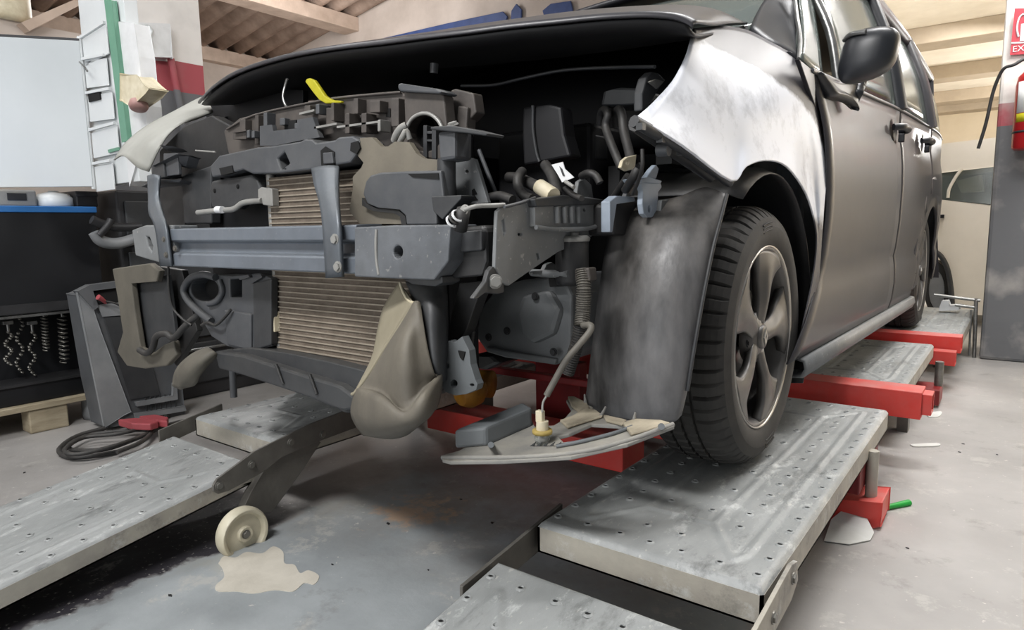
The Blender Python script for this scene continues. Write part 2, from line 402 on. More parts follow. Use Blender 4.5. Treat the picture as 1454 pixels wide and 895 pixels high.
# ================================================================ SETTING
def quad(name, pts, m, th, vec):
    o = MB().prism(pts, Vector(vec)*th).build(name, m); fix(o); return struct(o)
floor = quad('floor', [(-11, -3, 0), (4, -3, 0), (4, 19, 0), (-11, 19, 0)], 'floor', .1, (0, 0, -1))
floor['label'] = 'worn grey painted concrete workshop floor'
def blob(pts, **k): return catmull(PS(pts + pts[:1], **k), 4)[:-1]
o = MB().prism(blob([(310, 800), (318, 790), (334, 792), (350, 784), (372, 786), (388, 776), (402, 784), (404, 800), (418, 802), (426, 814), (438, 810), (453, 818), (446, 830), (432, 828), (416, 840), (390, 838), (360, 843), (336, 840), (310, 840), (306, 832), (318, 820), (316, 808)], z=.0012), (0, 0, -.004)).build('paint_patch', 'patch', floor); fix(o)
wl = quad('wall_left', [(-4.5, 1.98, 0), (-4.5, 2.52, 0), (-4.5, 2.52, 5), (-4.5, 1.98, 5)], 'wallw', .35, (-1, 0, 0))
wl['label'] = 'pillar with white, red and grey paint bands'
wb = quad('wall_left_low', [(-4.7, -3, 0), (-4.7, 1.98, 0), (-4.7, 1.98, 2.08), (-4.7, -3, 2.08)], 'backw', .2, (-1, 0, 0)); wb.name = 'wall_left'
wf = quad('wall_left', [(-10.3, -3, 0), (-10.3, 7, 0), (-10.3, 7, 3.78), (-10.3, -3, 3.78)], 'backw', .2, (-1, 0, 0))
bk = quad('wall_back', [(-10.3, 7, 0), (-3.2, 7, 0), (-3.2, 7, 6), (-10.3, 7, 6)], 'backw', .2, (0, 1, 0))
quad('wall_back', [(-3.4, 7.2, 0), (-3.4, 18, 0), (-3.4, 18, 6), (-3.4, 7.2, 6)], 'creamw', .2, (1, 0, 0))
quad('wall_back', [(-3.4, 18, 0), (4, 18, 0), (4, 18, 6), (-3.4, 18, 6)], 'creamw', .2, (0, 1, 0))
quad('wall_right', [(3.2, 4, 0), (3.2, 18, 0), (3.2, 18, 6), (3.2, 4, 6)], 'creamw', .2, (1, 0, 0))
# corrugated roof on the left, sheets running along x and falling to the left eave
def roof_z(x): return 3.74 + .15*(x + 10.14)
def corrugated(name, x0, x1, y0, y1, zf, m, pitch, amp):
    n = int((y1-y0)/pitch)*8; rows = []
    for i in range(n+1):
        y = y0 + (y1-y0)*i/n; w = amp*math.sin(2*math.pi*i/8)
        rows.append([Vector((x, y, zf(x) + w)) for x in (x0, (x0+x1)/2, x1)])
    return struct(MB().grid(rows).build(name, m, solid=.02))
cr = corrugated('ceiling', -11, -3.3, 1.2, 7, roof_z, 'corr', .30, .055)
for px, py, w in ((499, 25, .16), (388, 85, .12)):
    for yy in (7.0,):
        p = P(px, py, y=yy); MB().box((p.x-w, -1, roof_z(p.x)-.24), (p.x+w, 7, roof_z(p.x)-.04)).build('purlin', 'beamc', cr, bevel=.01)
ceil = quad('ceiling', [(-3.3, 2.9, 3.2), (4, 2.9, 3.2), (4, 18, 3.2), (-3.3, 18, 3.2)], 'ceilr', .1, (0, 0, 1))
for (pa, pb, d) in ((50, 57, .22), (105, 97, .18), (140, 120, .25), (155, 150, .2)):
    y = P(1350, pa, z=3.05).y
    MB().box((-3.3, y, 3.0), (4, y+d+.25, 3.2)).build('ceiling_beam', 'beamr', ceil, bevel=.01)
# column at the right edge
cl = MB().box((-.152, 4.98, 0), (.45, 5.5, 3.2)).build('column', 'col', bevel=.02); struct(cl, 'grey and white painted column behind the fire extinguisher'); cl.name = 'wall_right'
# tarps on the back wall
def tarp(pts, label):
    q = PS(pts, y=6.97); o = MB().prism(q, (0, -.03, 0)).build('tarp', 'bluetarp', bevel=.005); fix(o)
    tag(o, label, 'tarp')
tarp([(545, 55), (640, 33), (716, 17), (722, 24), (716, 46), (640, 60), (560, 70)], 'long dark blue tarp hung on the back wall above the raised hood')
tarp([(727, 30), (728, 16), (735, 6), (742, 14), (741, 40), (727, 46)], 'small bright blue pointed tarp beside the long blue one')
tarp([(772, 16), (784, 6), (812, 2), (816, 22), (776, 30)], 'blue tarp scrap nearest the windscreen on the back wall')

# ================================================================ LIFT
lift = thing('car_lift', 'galvanised low scissor lift with red crossbeams under the car', 'car lift', (-1.2, 2.5, 0))
def seg_d(px, py, a, b):
    a = np.array(a); b = np.array(b); d = b-a; t = np.clip(((px-a[0])*d[0] + (py-a[1])*d[1])/(d@d), 0, 1)
    return np.hypot(px-a[0]-t*d[0], py-a[1]-t*d[1])
def deck(parent, name, x0, x1, y0, y1, zf, th, front=True, back=True, cut=0.):
    nx = int((x1-x0)/.0058); ny = int((y1-y0)/.0058)
    X, Y = np.meshgrid(np.linspace(0, x1-x0, nx+1), np.linspace(0, y1-y0, ny+1)); w = x1-x0; l = y1-y0
    segs = []
    for s in (0, 1):
        f = lambda u: (u*w if s == 0 else (1-u)*w)
        for (a, b, e0, e1) in ((.135, .34, front, back),):
            ya, yb = (.075, .20) if e0 else (-.1, -.1); za, zb = (l-.075, l-.2) if e1 else (l+.1, l+.1)
            segs += [((f(a+.03), ya), (f(a), ya+.03)), ((f(a), ya+.03), (f(a), za)), ((f(b), yb), (f(b), zb))]
            if e0: segs += [((f(a+.03), ya), (f(b), yb))]
            if e1: segs += [((f(a), za), (f(b), zb))]
    if front: segs.append(((.34*w, .20), (.66*w, .20)))
    if back: segs.append(((.34*w, l-.20), (.66*w, l-.20)))
    D = np.full(X.shape, 9.)
    for a, b in segs: D = np.minimum(D, seg_d(X, Y, a, b))
    H = .0032*np.exp(-(D/.0055)**2) - .0015*np.exp(-((D-.014)/.006)**2)
    E = np.minimum(np.minimum(X, w-X), np.minimum(Y, l-Y)); H -= .012*np.clip(1-E/.012, 0, 1)**2
    mb = MB()
    vs = [(x0+X[i, j], y0+Y[i, j], zf(y0+Y[i, j])+H[i, j]) for i in range(ny+1) for j in range(nx+1)]
    mb.add(vs, [(i*(nx+1)+j, i*(nx+1)+j+1, (i+1)*(nx+1)+j+1, (i+1)*(nx+1)+j) for i in range(ny) for j in range(nx)], True)
    d = mb.build(name, 'deck', parent)
    # folded edge: four flanges, each a bent strip
    zb = lambda y: zf(y) - .011
    for (a, b, nrm) in (((x0, y0), (x1, y0), (0, 1)), ((x0, y1), (x1, y1), (0, -1)), ((x0, y0), (x0, y1), (1, 0)), ((x1, y0), (x1, y1), (-1, 0))):
        A = Vector((*a, zb(a[1]))); B = Vector((*b, zb(b[1]))); v = Vector((nrm[0]*.006, nrm[1]*.006, 0)); lip = Vector((nrm[0]*.04, nrm[1]*.04, 0))
        A2 = A - Vector((0, 0, th)); B2 = B - Vector((0, 0, th)); t = Vector((0, 0, .004))
        mb = MB().prism([A, B, B2, A2], v).prism([A2, B2, B2+lip, A2+lip], t)
        o = mb.build('flange', 'deck_side', d); fix(o)
    # punched drain holes with a raised collar
    mb = MB(); mh = MB(); rr = random.Random(3)
    def hole(u, v, r=.0054):
        x = x0+u*w; y = y0+v; z = zf(y)
        vs = []; n = 10
        for k in range(n):
            c, s_ = math.cos(2*math.pi*k/n), math.sin(2*math.pi*k/n)
            vs += [(x+c*r*1.9, y+s_*r*1.9, z-.0005), (x+c*r*1.25, y+s_*r*1.25, z+.0028), (x+c*r, y+s_*r, z+.0028), (x+c*r, y+s_*r, z+.0006)]
        for k in range(n):
            j = (k+1) % n
            mb.add([], [])
        o_ = len(mb.v); mb.v += [Vector(q) for q in vs]
        for k in range(n):
            j = (k+1) % n
            for q in range(3): mb.f.append((o_+k*4+q, o_+j*4+q, o_+j*4+q+1, o_+k*4+q+1)); mb.sm.append(True)
        mh.add([vs[k*4+3] for k in range(n)], [tuple(range(n))])
    nrow = int(l/.068)
    for i in range(nrow):
        v = .045 + i*.068
        if v > l-.03: break
        for u in (.05, .95): hole(u, v)
        if .12 < v < l-.12 or not front:
            for u in (.235, .765): hole(u + rr.uniform(-.012, .012), v + .03 + rr.uniform(-.008, .008))
            for u in (.40, .60): 
                if i % 2: hole(u, v+.01)
    if front:
        for u in (.2, .36, .5, .64, .8): hole(u, .05)
        for u in (.42, .58): hole(u, .115)
    if back:
        for u in (.2, .36, .5, .64, .8): hole(u, l-.05)
    stuff(mb.build('hole_collar', 'deck', d)); stuff(mh.build('drain_hole', 'hole', d))
    return d
ZT = lambda y: .25
XR0, XR1, XL0, XL1 = -.763, -.303, -2.16, -1.70
deck(lift, 'platform', XR0, XR1, 1.084, 2.42, ZT, .055)
deck(lift, 'platform', XR0, XR1, 2.80, 3.85, ZT, .055)
deck(lift, 'platform', XR0, -.21, 4.29, 5.5, ZT, .055)
deck(lift, 'platform', XL0, XL1, 1.09, 2.42, ZT, .055)
deck(lift, 'platform', XL0, XL1, 2.80, 3.85, ZT, .055)
deck(lift, 'platform', XL0, XL1, 4.29, 5.5, ZT, .055)
def red(name, a, b, m='red', bevel=.004, par=lift): return MB().box(a, b).build(name, m, par, bevel=bevel)
def tubebeam(name, x0, x1, y0, y1, z0, z1, m='red'):
    """hollow square section open at both ends"""
    out = [(x0, y0, z0), (x0, y1, z0), (x0, y1, z1), (x0, y0, z1)]; t = .008
    inn = [(x0, y0+t, z0+t), (x0, y1-t, z0+t), (x0, y1-t, z1-t), (x0, y0+t, z1-t)]
    o = MB().prism(out, (x1-x0, 0, 0), [inn]).build(name, m, lift, bevel=.002); fix(o); return o
tubebeam('crossbeam', -2.25, -.228, 2.58, 2.70, .188, .282)
tubebeam('crossbeam_insert', -.5, -.2, 2.605, 2.685, .2, .272)
tubebeam('crossbeam', -2.25, -.2, 4.02, 4.14, .185, .268)
tubebeam('crossbeam_insert', -.7, -.215, 3.92, 4.0, .135, .205)
red('lift_foot', (-.52, 3.55, .012), (-.245, 3.72, .085), 'redd')
MB().tube([(-.26, 3.66, .08), (-.26, 3.66, .2)], .018, 12, 1).build('post', 'bolt', lift)
# front right foot and its leg
fb = P(1240, 752, z=0); 
MB().prism(PS([(1170, 709), (1252, 716), (1250, 748), (1176, 762)], y=2.03), (0, .14, 0)).build('lift_foot', 'red', lift, bevel=.003)
MB().tube([(P(1236, 712, y=2.09)), (P(1240, 640, y=2.09))], .016, 12, 1).build('post', 'deck_side', lift)
red('gusset', (-.345, 2.0, .10), (-.31, 2.3, .195), 'redd')
# crossbar and uprights seen under the car
a = P(603, 606, z=.06); b = P(868, 662, z=.06); yb = (a.y+b.y)/2
red('crossbar', (a.x, yb, .05), (b.x+.05, yb+.16, .14))
red('crossbar', (-1.75, yb+.75, .03), (-.8, yb+.88, .1), 'redd')
red('upright', (-1.62, 2.30, .03), (-1.40, 2.36, .30), 'redd'); red('upright', (-1.78, 2.0, .02), (-1.73, 2.05, .42), 'redd')
red('rail', (-1.95, 2.0, .29), (-1.0, 2.04, .315), 'redd'); red('rail', (-1.05, 1.98, .16), (-.78, 2.06, .25))
MB().lathe([(0, -.05), (.035, -.05), (.055, -.02), (.055, .02), (.035, .05), (0, .05)], P(668, 556, y=1.72), (.2, 1, .2), 20).build('pivot_pad', 'orange', lift, bevel=.002)
MB().lathe([(0, -.03), (.05, -.03), (.05, .03), (0, .03)], P(688, 545, y=1.85), (1, .3, 0), 20).build('pivot_cap', 'orange', lift)
for x in (XL0+.03, XL1-.03, XR0+.03, XR1-.03):
    for y in (3.1, 4.6, 5.2):
        MB().box((x-.02, y-.03, 0), (x+.02, y+.03, .19)).build('post', 'arm', lift)
for x in (XL0+.03, XL1-.03, XR0+.03): MB().box((x-.02, 2.05, 0), (x+.02, 2.12, .19)).build('post', 'arm', lift)
# ---- loading ramps, hinged in front of the platforms
ramp_l = thing('ramp', 'galvanised loading ramp at the left with an ivory castor wheel', 'ramp', (-1.93, .7, 0))
ramp_r = thing('ramp', 'galvanised loading ramp in the right foreground, cut off by the picture edge', 'ramp', (-.54, .6, 0))
sl = (.184-.113)/(.887-.402)
ZL = lambda y: .205 + (y - 1.02)*.148
deck(ramp_l, 'ramp_deck', XL0, XL1, -.28, 1.02, ZL, .045)
ZR = lambda y: .222 + (y - .93)*.148
deck(ramp_r, 'ramp_deck', XR0, XR1, -.3, .95, ZR, .045)
def bar(par, name, pts, x, th=.008, m='arm'):
    o = MB().prism(pts, (-th, 0, 0)).build(name, m, par, bevel=.0015); fix(o); return o
def px_x(pts, x): return PS(pts, x=x)
hx = -1.665
arm = bar(ramp_l, 'hinge_arm', px_x([(303, 690), (308, 681), (362, 641), (442, 602), (499, 580), (560, 560), (566, 585), (510, 606), (440, 632), (400, 650), (372, 672), (326, 697), (310, 702), (303, 698)], hx), hx)
for q in ((311, 690), (357, 660), (413, 628), (458, 617)): MB().bolt(P(*q, x=hx), (1, 0, 0), .011).build('bolt', 'bolt', arm)
st = bar(ramp_l, 'castor_strut', px_x([(398, 645), (448, 626), (456, 628), (430, 668), (388, 726), (372, 730), (346, 722), (356, 700), (378, 664)], hx-.012), hx, .03)
wc = P(345, 757, x=hx+.02)
cw = MB().lathe([(.012, -.02), (.012, .016), (.02, .018), (.022, .008), (.052, .004), (.058, .016), (.066, .018), (.070, .012), (.072, -.002), (.070, -.018), (.058, -.022), (.052, -.012), (.02, -.012)], wc, (1, 0, 0), 40).build('castor_wheel', 'wheel_white', ramp_l, bevel=.001)
MB().bolt(wc + Vector((.014, 0, 0)), (1, 0, 0), .012).build('axle_bolt', 'bolt', cw)
arm2 = bar(ramp_l, 'hinge_arm', [(XL0-.02, .98, .17), (XL0-.02, 1.2, .215), (XL0-.02, 1.2, .265), (XL0-.02, .98, .225)], 0)
arm3 = bar(ramp_r, 'hinge_arm', [(-.285, .80, .155), (-.285, 1.20, .185), (-.285, 1.24, .205), (-.285, 1.23, .245), (-.285, 1.19, .255), (-.285, .80, .215)], 0, .008, 'deck_side')
for q in ((-.285, 1.20, .225), (-.285, 1.08, .21), (-.285, .98, .195)): MB().bolt(q, (1, 0, 0), .011).build('bolt', 'bolt', arm3)
bar(ramp_r, 'hinge_arm', [(XR0-.012, .86, .15), (XR0-.012, 1.2, .18), (XR0-.012, 1.2, .245), (XR0-.012, .86, .205)], 0)

# ================================================================ LEFT BACKGROUND
# white cabinet with its door swung open
cab = thing('cabinet', 'white wall cabinet with louvred side, green strip and open glossy door', 'cabinet', (-3.2, 1.5, 1.07))
H = (-3.4, 1.33)
def pc(px, py, y=1.33): return P(px, py, y=y)
MB().box((-3.4, 1.345, 1.075), (-2.97, 1.40, 2.02)).build('body', 'cabinet', cab, bevel=.003)
for (pa, pb) in (((104, 60), (150, 30)), ((110, 84), (150, 76)), ((122, 131), (158, 124)), ((129, 183), (165, 173)), ((133, 231), (159, 226))):
    A = pc(*pa); B = pc(*pb)
    o = MB().prism([A, B, B-Vector((0, 0, .012)), A-Vector((0, 0, .012))], (0, -.012, 0)).build('slat', 'cabinet', cab, bevel=.001); fix(o)
    o = MB().prism([A-Vector((0, .001, .018)), B-Vector((0, .001, .018)), B-Vector((0, .001, .13)), A-Vector((0, .001, .13))], (0, .006, 0)).build('louvre', 'cabinet', cab, bevel=.002); fix(o)
plate('vent_hole', [(124, 130), (140, 127), (142, 141), (126, 145)], 'hole', cab, y=1.322, th=.01, bevel=0)
plate('green_strip', [(148, 0), (158, 0), (182, 200), (173, 202)], 'green', cab, y=1.318, th=.02)
plate('green_strip', [(153, 213), (168, 209), (169, 213), (154, 217)], 'green', cab, y=1.322, th=.006)
plate('front_panel', [(164, 30), (190, 33), (198, 80), (201, 110), (208, 150), (209, 180), (184, 264), (178, 205)], 'white', cab, y=1.335, th=.06)
d1 = Vector((-3.59+3.3, 1.015-1.29, 0)).normalized(); hp = Vector((-3.35, 1.315, 0)); e = hp + d1*.85; nn = Vector((d1.y, -d1.x, 0))
dr = MB().prism([(hp.x, hp.y, 1.07), (e.x, e.y, 1.07), (e.x, e.y, 1.735), (hp.x, hp.y, 1.70)], nn*.018).build('door', 'board', cab, bevel=.003); fix(dr)
o = MB().prism([(hp.x, hp.y, 1.70), (e.x, e.y, 1.735), (e.x, e.y, 1.745), (hp.x, hp.y, 1.71)], nn*.02).build('trim', 'darkm', dr); fix(o)
MB().tube([P(113, 88, y=1.30), P(120, 95, y=1.29), P(124, 101, y=1.29)], .004, 8, 2).build('hinge', 'chrome', dr)
MB().tube([(-3.36, 1.32, 1.06), (-3.36, 1.32, 1.72)], .009, 10, 1).build('hinge', 'cabinet', dr)
# dark tool chest under it
ch = thing('tool_chest', 'dark grey tool chest standing under the white cabinet', 'tool chest', (-3.4, 1.8, 0))
MB().box((-3.8, 1.42, 0), (-3.38, 2.5, 1.06)).build('body', 'darkm', ch, bevel=.01)
for k in range(4): 
    w_ = MB().box((-3.38, 1.45, .08+k*.24), (-3.365, 2.47, .29+k*.24)).build('drawer', 'dgreyp', ch, bevel=.004)
    MB().tube([(-3.363, 1.6, .26+k*.24), (-3.35, 1.62, .26+k*.24), (-3.35, 2.3, .26+k*.24), (-3.363, 2.32, .26+k*.24)], .008, 8, 1).build('handle', 'chrome', w_)
MB().tube(PS([(130, 312), (150, 320), (170, 323), (200, 322)], x=-3.3), .02, 10, 4).build('rail', 'darkm', ch)
MB().tube(PS([(134, 330), (142, 341), (158, 346), (176, 344), (200, 336)], x=-3.3), .026, 10, 4).build('rail', 'chlight', ch)
MB().tube(PS([(140, 335), (152, 322), (158, 312)], x=-3.28), .016, 8, 4).build('lever', 'darkm', ch)
# sockets and pipe on the pillar
so = thing('socket_box', 'white double socket box on the pillar above the red band', 'socket box', (-4.4, 2.15, 1.98))
MB().prism(PS([(193, 34), (240, 36), (244, 82), (196, 78)], x=-4.42), (-.08, 0, 0)).build('body', 'white', so, bevel=.01)
for py in (43, 60):
    c = P(208, py, x=-4.415); MB().lathe([(.035, 0), (.035, .012), (.026, .012), (.022, .002), (0, .002)], c, (1, 0, 0), 20).build('socket', 'cabinet', so)
so2 = thing('socket_box', 'cream industrial socket with pinkish lid beside the green strip', 'socket box', (-3.2, 1.75, 1.55))
MB().prism(PS([(172, 106), (194, 108), (206, 120), (214, 126), (208, 134), (186, 150), (172, 142)], y=1.27), (0, .06, 0)).build('body', 'cream', so2, bevel=.01)
MB().lathe([(0, .03), (.03, .03), (.036, .018), (.032, 0)], P(197, 145, y=1.29), (.3, -.25, -.9), 18).build('lid', 'pinkl', so2)
pp = MB().tube([P(233, 36, x=-4.46), P(243, 86, x=-4.46), P(256, 156, x=-4.46), P(262, 200, x=-4.46)], .022, 10, 3).build('pipe', 'wallw'); tag(pp, 'painted conduit pipe running down the pillar from the socket box', 'pipe')
# cream drum and beam above the wall on the left
dm = thing('drum', 'cream drum on the ledge behind the open cabinet door', 'drum', P(8, 44, x=-4.8))
c = P(4, 48, x=-4.8); MB().lathe([(0, 0), (.14, 0), (.15, .03), (.15, .36), (.14, .42), (.05, .46), (0, .46)], (c.x, c.y, 2.08), (0, 0, 1), 28).build('body', 'cream', dm)
MB().lathe([(.152, 0), (.157, .01), (.157, .03), (.152, .04)], (c.x, c.y, 2.28), (0, 0, 1), 28).build('hoop', 'cream', dm)
o = MB().prism(PS([(30, 32), (42, 44), (128, 0), (104, 0)], x=-4.62), (-.1, 0, 0)).build('timber_beam', 'beamc'); fix(o); tag(o, 'pale timber beam slanting over the wall at the top left', 'beam')

# tool trolley with blue edge
tr = thing('tool_trolley', 'black tool trolley with bright blue top edge, standing on a pallet', 'tool trolley', (-3.6, .8, .14))
X = -3.4
MB().box((X-.45, .2, .52), (X, 1.335, .955)).build('body', 'black', tr, bevel=.004)
MB().box((X-.46, .2, .955), (X+.006, 1.338, .982)).build('top_edge', 'blue', tr, bevel=.003)
MB().box((X-.45, .2, .15), (X-.16, 1.335, .52)).build('back_panel', 'black', tr, bevel=.002)
MB().box((X-.45, .2, .13), (X+.0, 1.335, .215)).build('base', 'black', tr, bevel=.005)
MB().box((X-.16, 1.315, .2), (X, 1.335, .53)).build('side_panel', 'black', tr)
MB().box((X-.05, .2, .508), (X+.012, 1.31, .518)).build('lip', 'chrome', tr)
MB().box((X-.01, .2, .525), (X+.006, 1.30, .565)).build('rail', 'darkm', tr)
MB().box((X-.16, .2, .212), (X+.01, 1.33, .222)).build('lip', 'darkm', tr)
def hang(px, py0, py1, lab, kind, r=.016):
    a = P(px, py0, x=X-.08); b = P(px+ (4 if kind == 'spring' else 0), py1, x=X-.08)
    t = thing('tool', lab, 'tool', a, 'tools hanging in the black trolley')
    MB().tube([a + Vector((0, 0, .04)), a + Vector((0, 0, -.005))], .006, 8, 1).build('hook', 'chrome', t)
    MB().box((a.x-.012, a.y-.02, a.z+.028), (a.x+.012, a.y+.02, a.z+.045)).build('clip', 'chrome', t, bevel=.003)
    n = 11 if kind == 'spring' else 16
    if kind == 'spring':
        pts = [a.lerp(b, i/(n*10)) + Vector((math.cos(i*math.pi/5)*r, math.sin(i*math.pi/5)*r, 0)) for i in range(n*10+1)]
        MB().tube(pts, .0035, 6, 1).build('coil', 'bolt', t)
    else:
        mb = MB()
        for i in range(n):
            p = a.lerp(b, (i+.5)/n) + Vector((0, .012*math.sin(i*.9), 0)); mb.lathe([(.004, -.004), (.0085, -.002), (.0085, .002), (.004, .004)], p, (.3 if i % 2 else 1, .4, .6), 8)
        mb.build('chain', 'bolt', t)
hang(88, 448, 515, 'wide coil spring hanging at the right end of the black trolley', 'spring', .018)
hang(62, 448, 498, 'shorter coil spring left of the widest one in the trolley', 'spring', .012)
hang(46, 470, 535, 'thin chain hanging left of the shorter coil spring', 'chain')
hang(28, 450, 532, 'longer bright chain hanging under a grey handle in the trolley', 'chain')
hang(12, 470, 520, 'leftmost chain hanging in the black trolley', 'chain')
cn_ = thing('canister', 'pale canister standing on the blue edged trolley top under the panel', 'canister', P(78, 297, x=-3.55))
MB().lathe([(0, 0), (.075, 0), (.08, .01), (.08, .04), (.06, .06), (.02, .07), (.02, .075), (0, .075)], (P(78, 297, x=-3.55).x, P(78, 297, x=-3.55).y, .982), (0, 0, 1), 24).build('body', 'cabinet', cn_)
q = P(112, 297, x=-3.55); bx_ = thing('box', 'black box on the trolley top at the foot of the white cabinet', 'box', (q.x, q.y, .982))
MB().box((q.x-.09, q.y-.04, .983), (q.x+.09, q.y+.05, 1.04)).build('body', 'black', bx_, bevel=.006); MB().box((q.x-.092, q.y-.042, 1.03), (q.x+.092, q.y+.052, 1.055)).build('lid', 'darkm', bx_, bevel=.004)
q = P(20, 297, x=-3.6); bx_ = thing('box', 'grey green box on the trolley top, leftmost under the white panel', 'box', (q.x, q.y, .982))
MB().box((q.x-.1, q.y-.09, .983), (q.x+.1, q.y+.06, 1.055)).build('body', 'tray', bx_, bevel=.008); MB().box((q.x+.095, q.y-.05, 1.01), (q.x+.104, q.y+.02, 1.04)).build('latch', 'darkm', bx_)
# pallet
pa = thing('pallet', 'weathered wooden pallet under the black tool trolley', 'pallet', (-3.5, .8, 0))
for k in range(5):
    x = X + .04 - k*.13; MB().box((x-.1, .1, .105), (x, 1.36, .13)).build('plank', 'wood', pa, bevel=.003)
for y in (.25, .98, ):
    for x in (X+.03, X-.45): MB().box((x-.1, y, .0), (x, y+.15, .104)).build('block', 'wood', pa, bevel=.006)
MB().lathe([(0, 0), (.06, 0), (.062, .02), (.062, .09), (.058, .104), (0, .104)], (X-.03, 1.27, 0), (0, 0, 1), 18).build('block', 'chlight', pa)
# battery charger cart
bc = thing('battery_charger', 'grey plastic battery charger cart with red terminals beside the pallet', 'battery charger', (-3.2, 1.35, 0))
xx = -3.12
plate('body', [(118, 420), (140, 412), (214, 404), (252, 470), (262, 588), (250, 594), (153, 607), (138, 540)], 'chgrey', bc, x=xx, th=.17, bevel=.012)
plate('side_trim', [(110, 414), (122, 410), (143, 470), (186, 585), (176, 590), (150, 606), (148, 600)], 'chlight', bc, x=xx+.012, th=.02, bevel=.003)
plate('rim', [(110, 414), (128, 405), (200, 396), (202, 404), (132, 413), (140, 436), (134, 440)], 'chgrey', bc, x=xx+.02, th=.05, bevel=.004)
plate('recess', [(132, 413), (200, 404), (204, 430), (142, 436)], 'hole', bc, x=xx+.004, th=.01, bevel=0)
plate('panel', [(140, 434), (178, 428), (186, 446), (146, 449)], 'chlight', bc, x=xx+.012, th=.02, bevel=.003)
plate('front_panel', [(150, 452), (196, 448), (226, 560), (186, 566)], 'dgreyp', bc, x=xx+.008, th=.02, bevel=.004)
for k in range(7): MB().tube([P(206+k*7, 560, x=xx+.004), P(208+k*7, 584, x=xx+.004)], .003, 6, 1).build('vent_rib', 'dgreyp', bc)
plate('foot_plate', [(192, 588), (262, 577), (264, 583), (194, 595)], 'chlight', bc, x=xx+.02, th=.05, bevel=.003)
plate('handle', [(194, 572), (246, 562), (247, 545), (251, 545), (252, 567), (195, 577)], 'chlight', bc, x=xx+.02, th=.02, bevel=.002)
for q in ((139, 422, 150, 430), (180, 424, 186, 428)):
    MB().tube([P(q[0], q[1], x=xx+.04), P((q[0]+q[2])/2, (q[1]+q[3])/2-1, x=xx+.035), P(q[2], q[3], x=xx+.02)], [.012, .007], 10, 3).build('terminal', 'redcl', bc)
MB().tube(PV([(150, 428, xx+.03), (166, 432, xx+.035), (178, 444, xx+.03), (182, 470, xx+.02), (184, 500, xx+.02)], 'x'), .004, 8).build('lead', 'hose', bc)
# charging cables on the floor
cb = thing('jump_cable', 'coiled black charging cable with red clamps on the floor by the ramp', 'cable', P(160, 620, z=0))
def fl(pts, z=.012): return [P(a, b, z=z+.004*(i % 2)) for i, (a, b) in enumerate(pts)]
MB().tube(fl([(246, 582), (226, 598), (190, 600), (150, 608), (108, 620), (84, 638), (96, 649), (130, 648), (166, 642)]), .009, 8, 5).build('cable', 'hose', cb)
MB().tube(fl([(166, 642), (200, 628), (214, 612), (176, 612), (128, 618), (98, 632), (108, 640), (150, 638), (196, 622), (232, 606), (262, 598), (300, 592)], .026), .009, 8, 5).build('cable', 'hose', cb)
MB().tube(fl([(212, 606), (170, 616), (118, 622), (92, 640), (112, 645), (160, 634), (190, 624)], .04), .008, 8, 5).build('cable', 'hose', cb)
for q in ([(168, 605), (190, 603), (214, 604), (226, 608), (214, 612), (188, 611)], [(198, 600), (220, 598), (240, 602), (238, 608), (216, 606)]):
    o = MB().prism(PS(q, z=.045), (0, 0, .03)).build('clamp', 'redcl', cb, bevel=.006); fix(o)

# ================================================================ RIGHT BACKGROUND
ex = thing('fire_extinguisher', 'red fire extinguisher with white and yellow label on the column', 'fire extinguisher', P(1455, 210, y=4.86))
c = P(1462, 212, y=4.85); ztop = P(1455, 96, y=4.85).z; zb = c.z
MB().lathe([(0, zb), (.075, zb), (.086, zb+.012), (.086, ztop-.1), (.078, ztop-.05), (.05, ztop-.02), (.03, ztop), (.03, ztop+.03), (0, ztop+.03)], (c.x, c.y, 0), (0, 0, 1), 32).build('cylinder', 'ext', ex)
def wrap(z0, z1, m, name, a0=-1.9, a1=1.9, r=.0872):
    mb = MB(); n = 24; rows = []
    for z in (z0, z1): rows.append([Vector((c.x+math.sin(a)*r, c.y-math.cos(a)*r, z)) for a in [a0+(a1-a0)*i/n for i in range(n+1)]])
    mb.grid(rows).build(name, m, ex, solid=.001)
zl = lambda py: P(1430, py, y=4.79).z
wrap(zl(162), zl(118), 'white', 'label', -1.0, .9); wrap(zl(175), zl(163), 'yellow', 'label', -1.0, .9)
wrap(zl(116), zl(106), 'white', 'label', -.6, .9, .0875)
wrap(zl(190), zl(187), 'darkm', 'strap', -1.6, 1.6, .089)
MB().box((c.x-.03, c.y-.05, ztop+.02), (c.x+.03, c.y+.03, ztop+.06)).build('valve', 'darkm', ex, bevel=.006)
MB().tube(PV([(1470, 80, 4.8), (1454, 84, 4.78), (1440, 92, 4.77), (1426, 97, 4.78), (1417, 112, 4.8), (1409, 135, 4.82), (1400, 175, 4.84), (1389, 211, 4.86)]), .009, 10, 4).build('hose', 'hose', ex)
sg = thing('sign', 'red fire extinguisher sign fixed high on the column', 'sign', P(1445, 78, y=4.97))
sp = PS([(1441, 12), (1530, 10), (1524, 73), (1434, 78)], y=4.95); MB().prism(sp, (0, .006, 0)).build('board', 'sign', sg)
def text(body, loc, size, m, parent, name='lettering', rot=(math.pi/2, 0, 0)):
    cu = bpy.data.curves.new(name, 'FONT'); cu.body = body; cu.size = size; cu.extrude = .001
    t = bpy.data.objects.new('tmp', cu); COL.objects.link(t); dg = bpy.context.evaluated_depsgraph_get(); me = bpy.data.meshes.new_from_object(t.evaluated_get(dg)); bpy.data.objects.remove(t)
    o = bpy.data.objects.new(name, me); me.materials.append(M[m]); COL.objects.link(o); o.parent = parent; o.rotation_euler = rot; o.location = Vector(loc) - world_loc(parent); o['wl'] = tuple(loc); return o
l0 = P(1437, 74, y=4.946); text('EXTINTOR', l0, .046, 'white', sg)
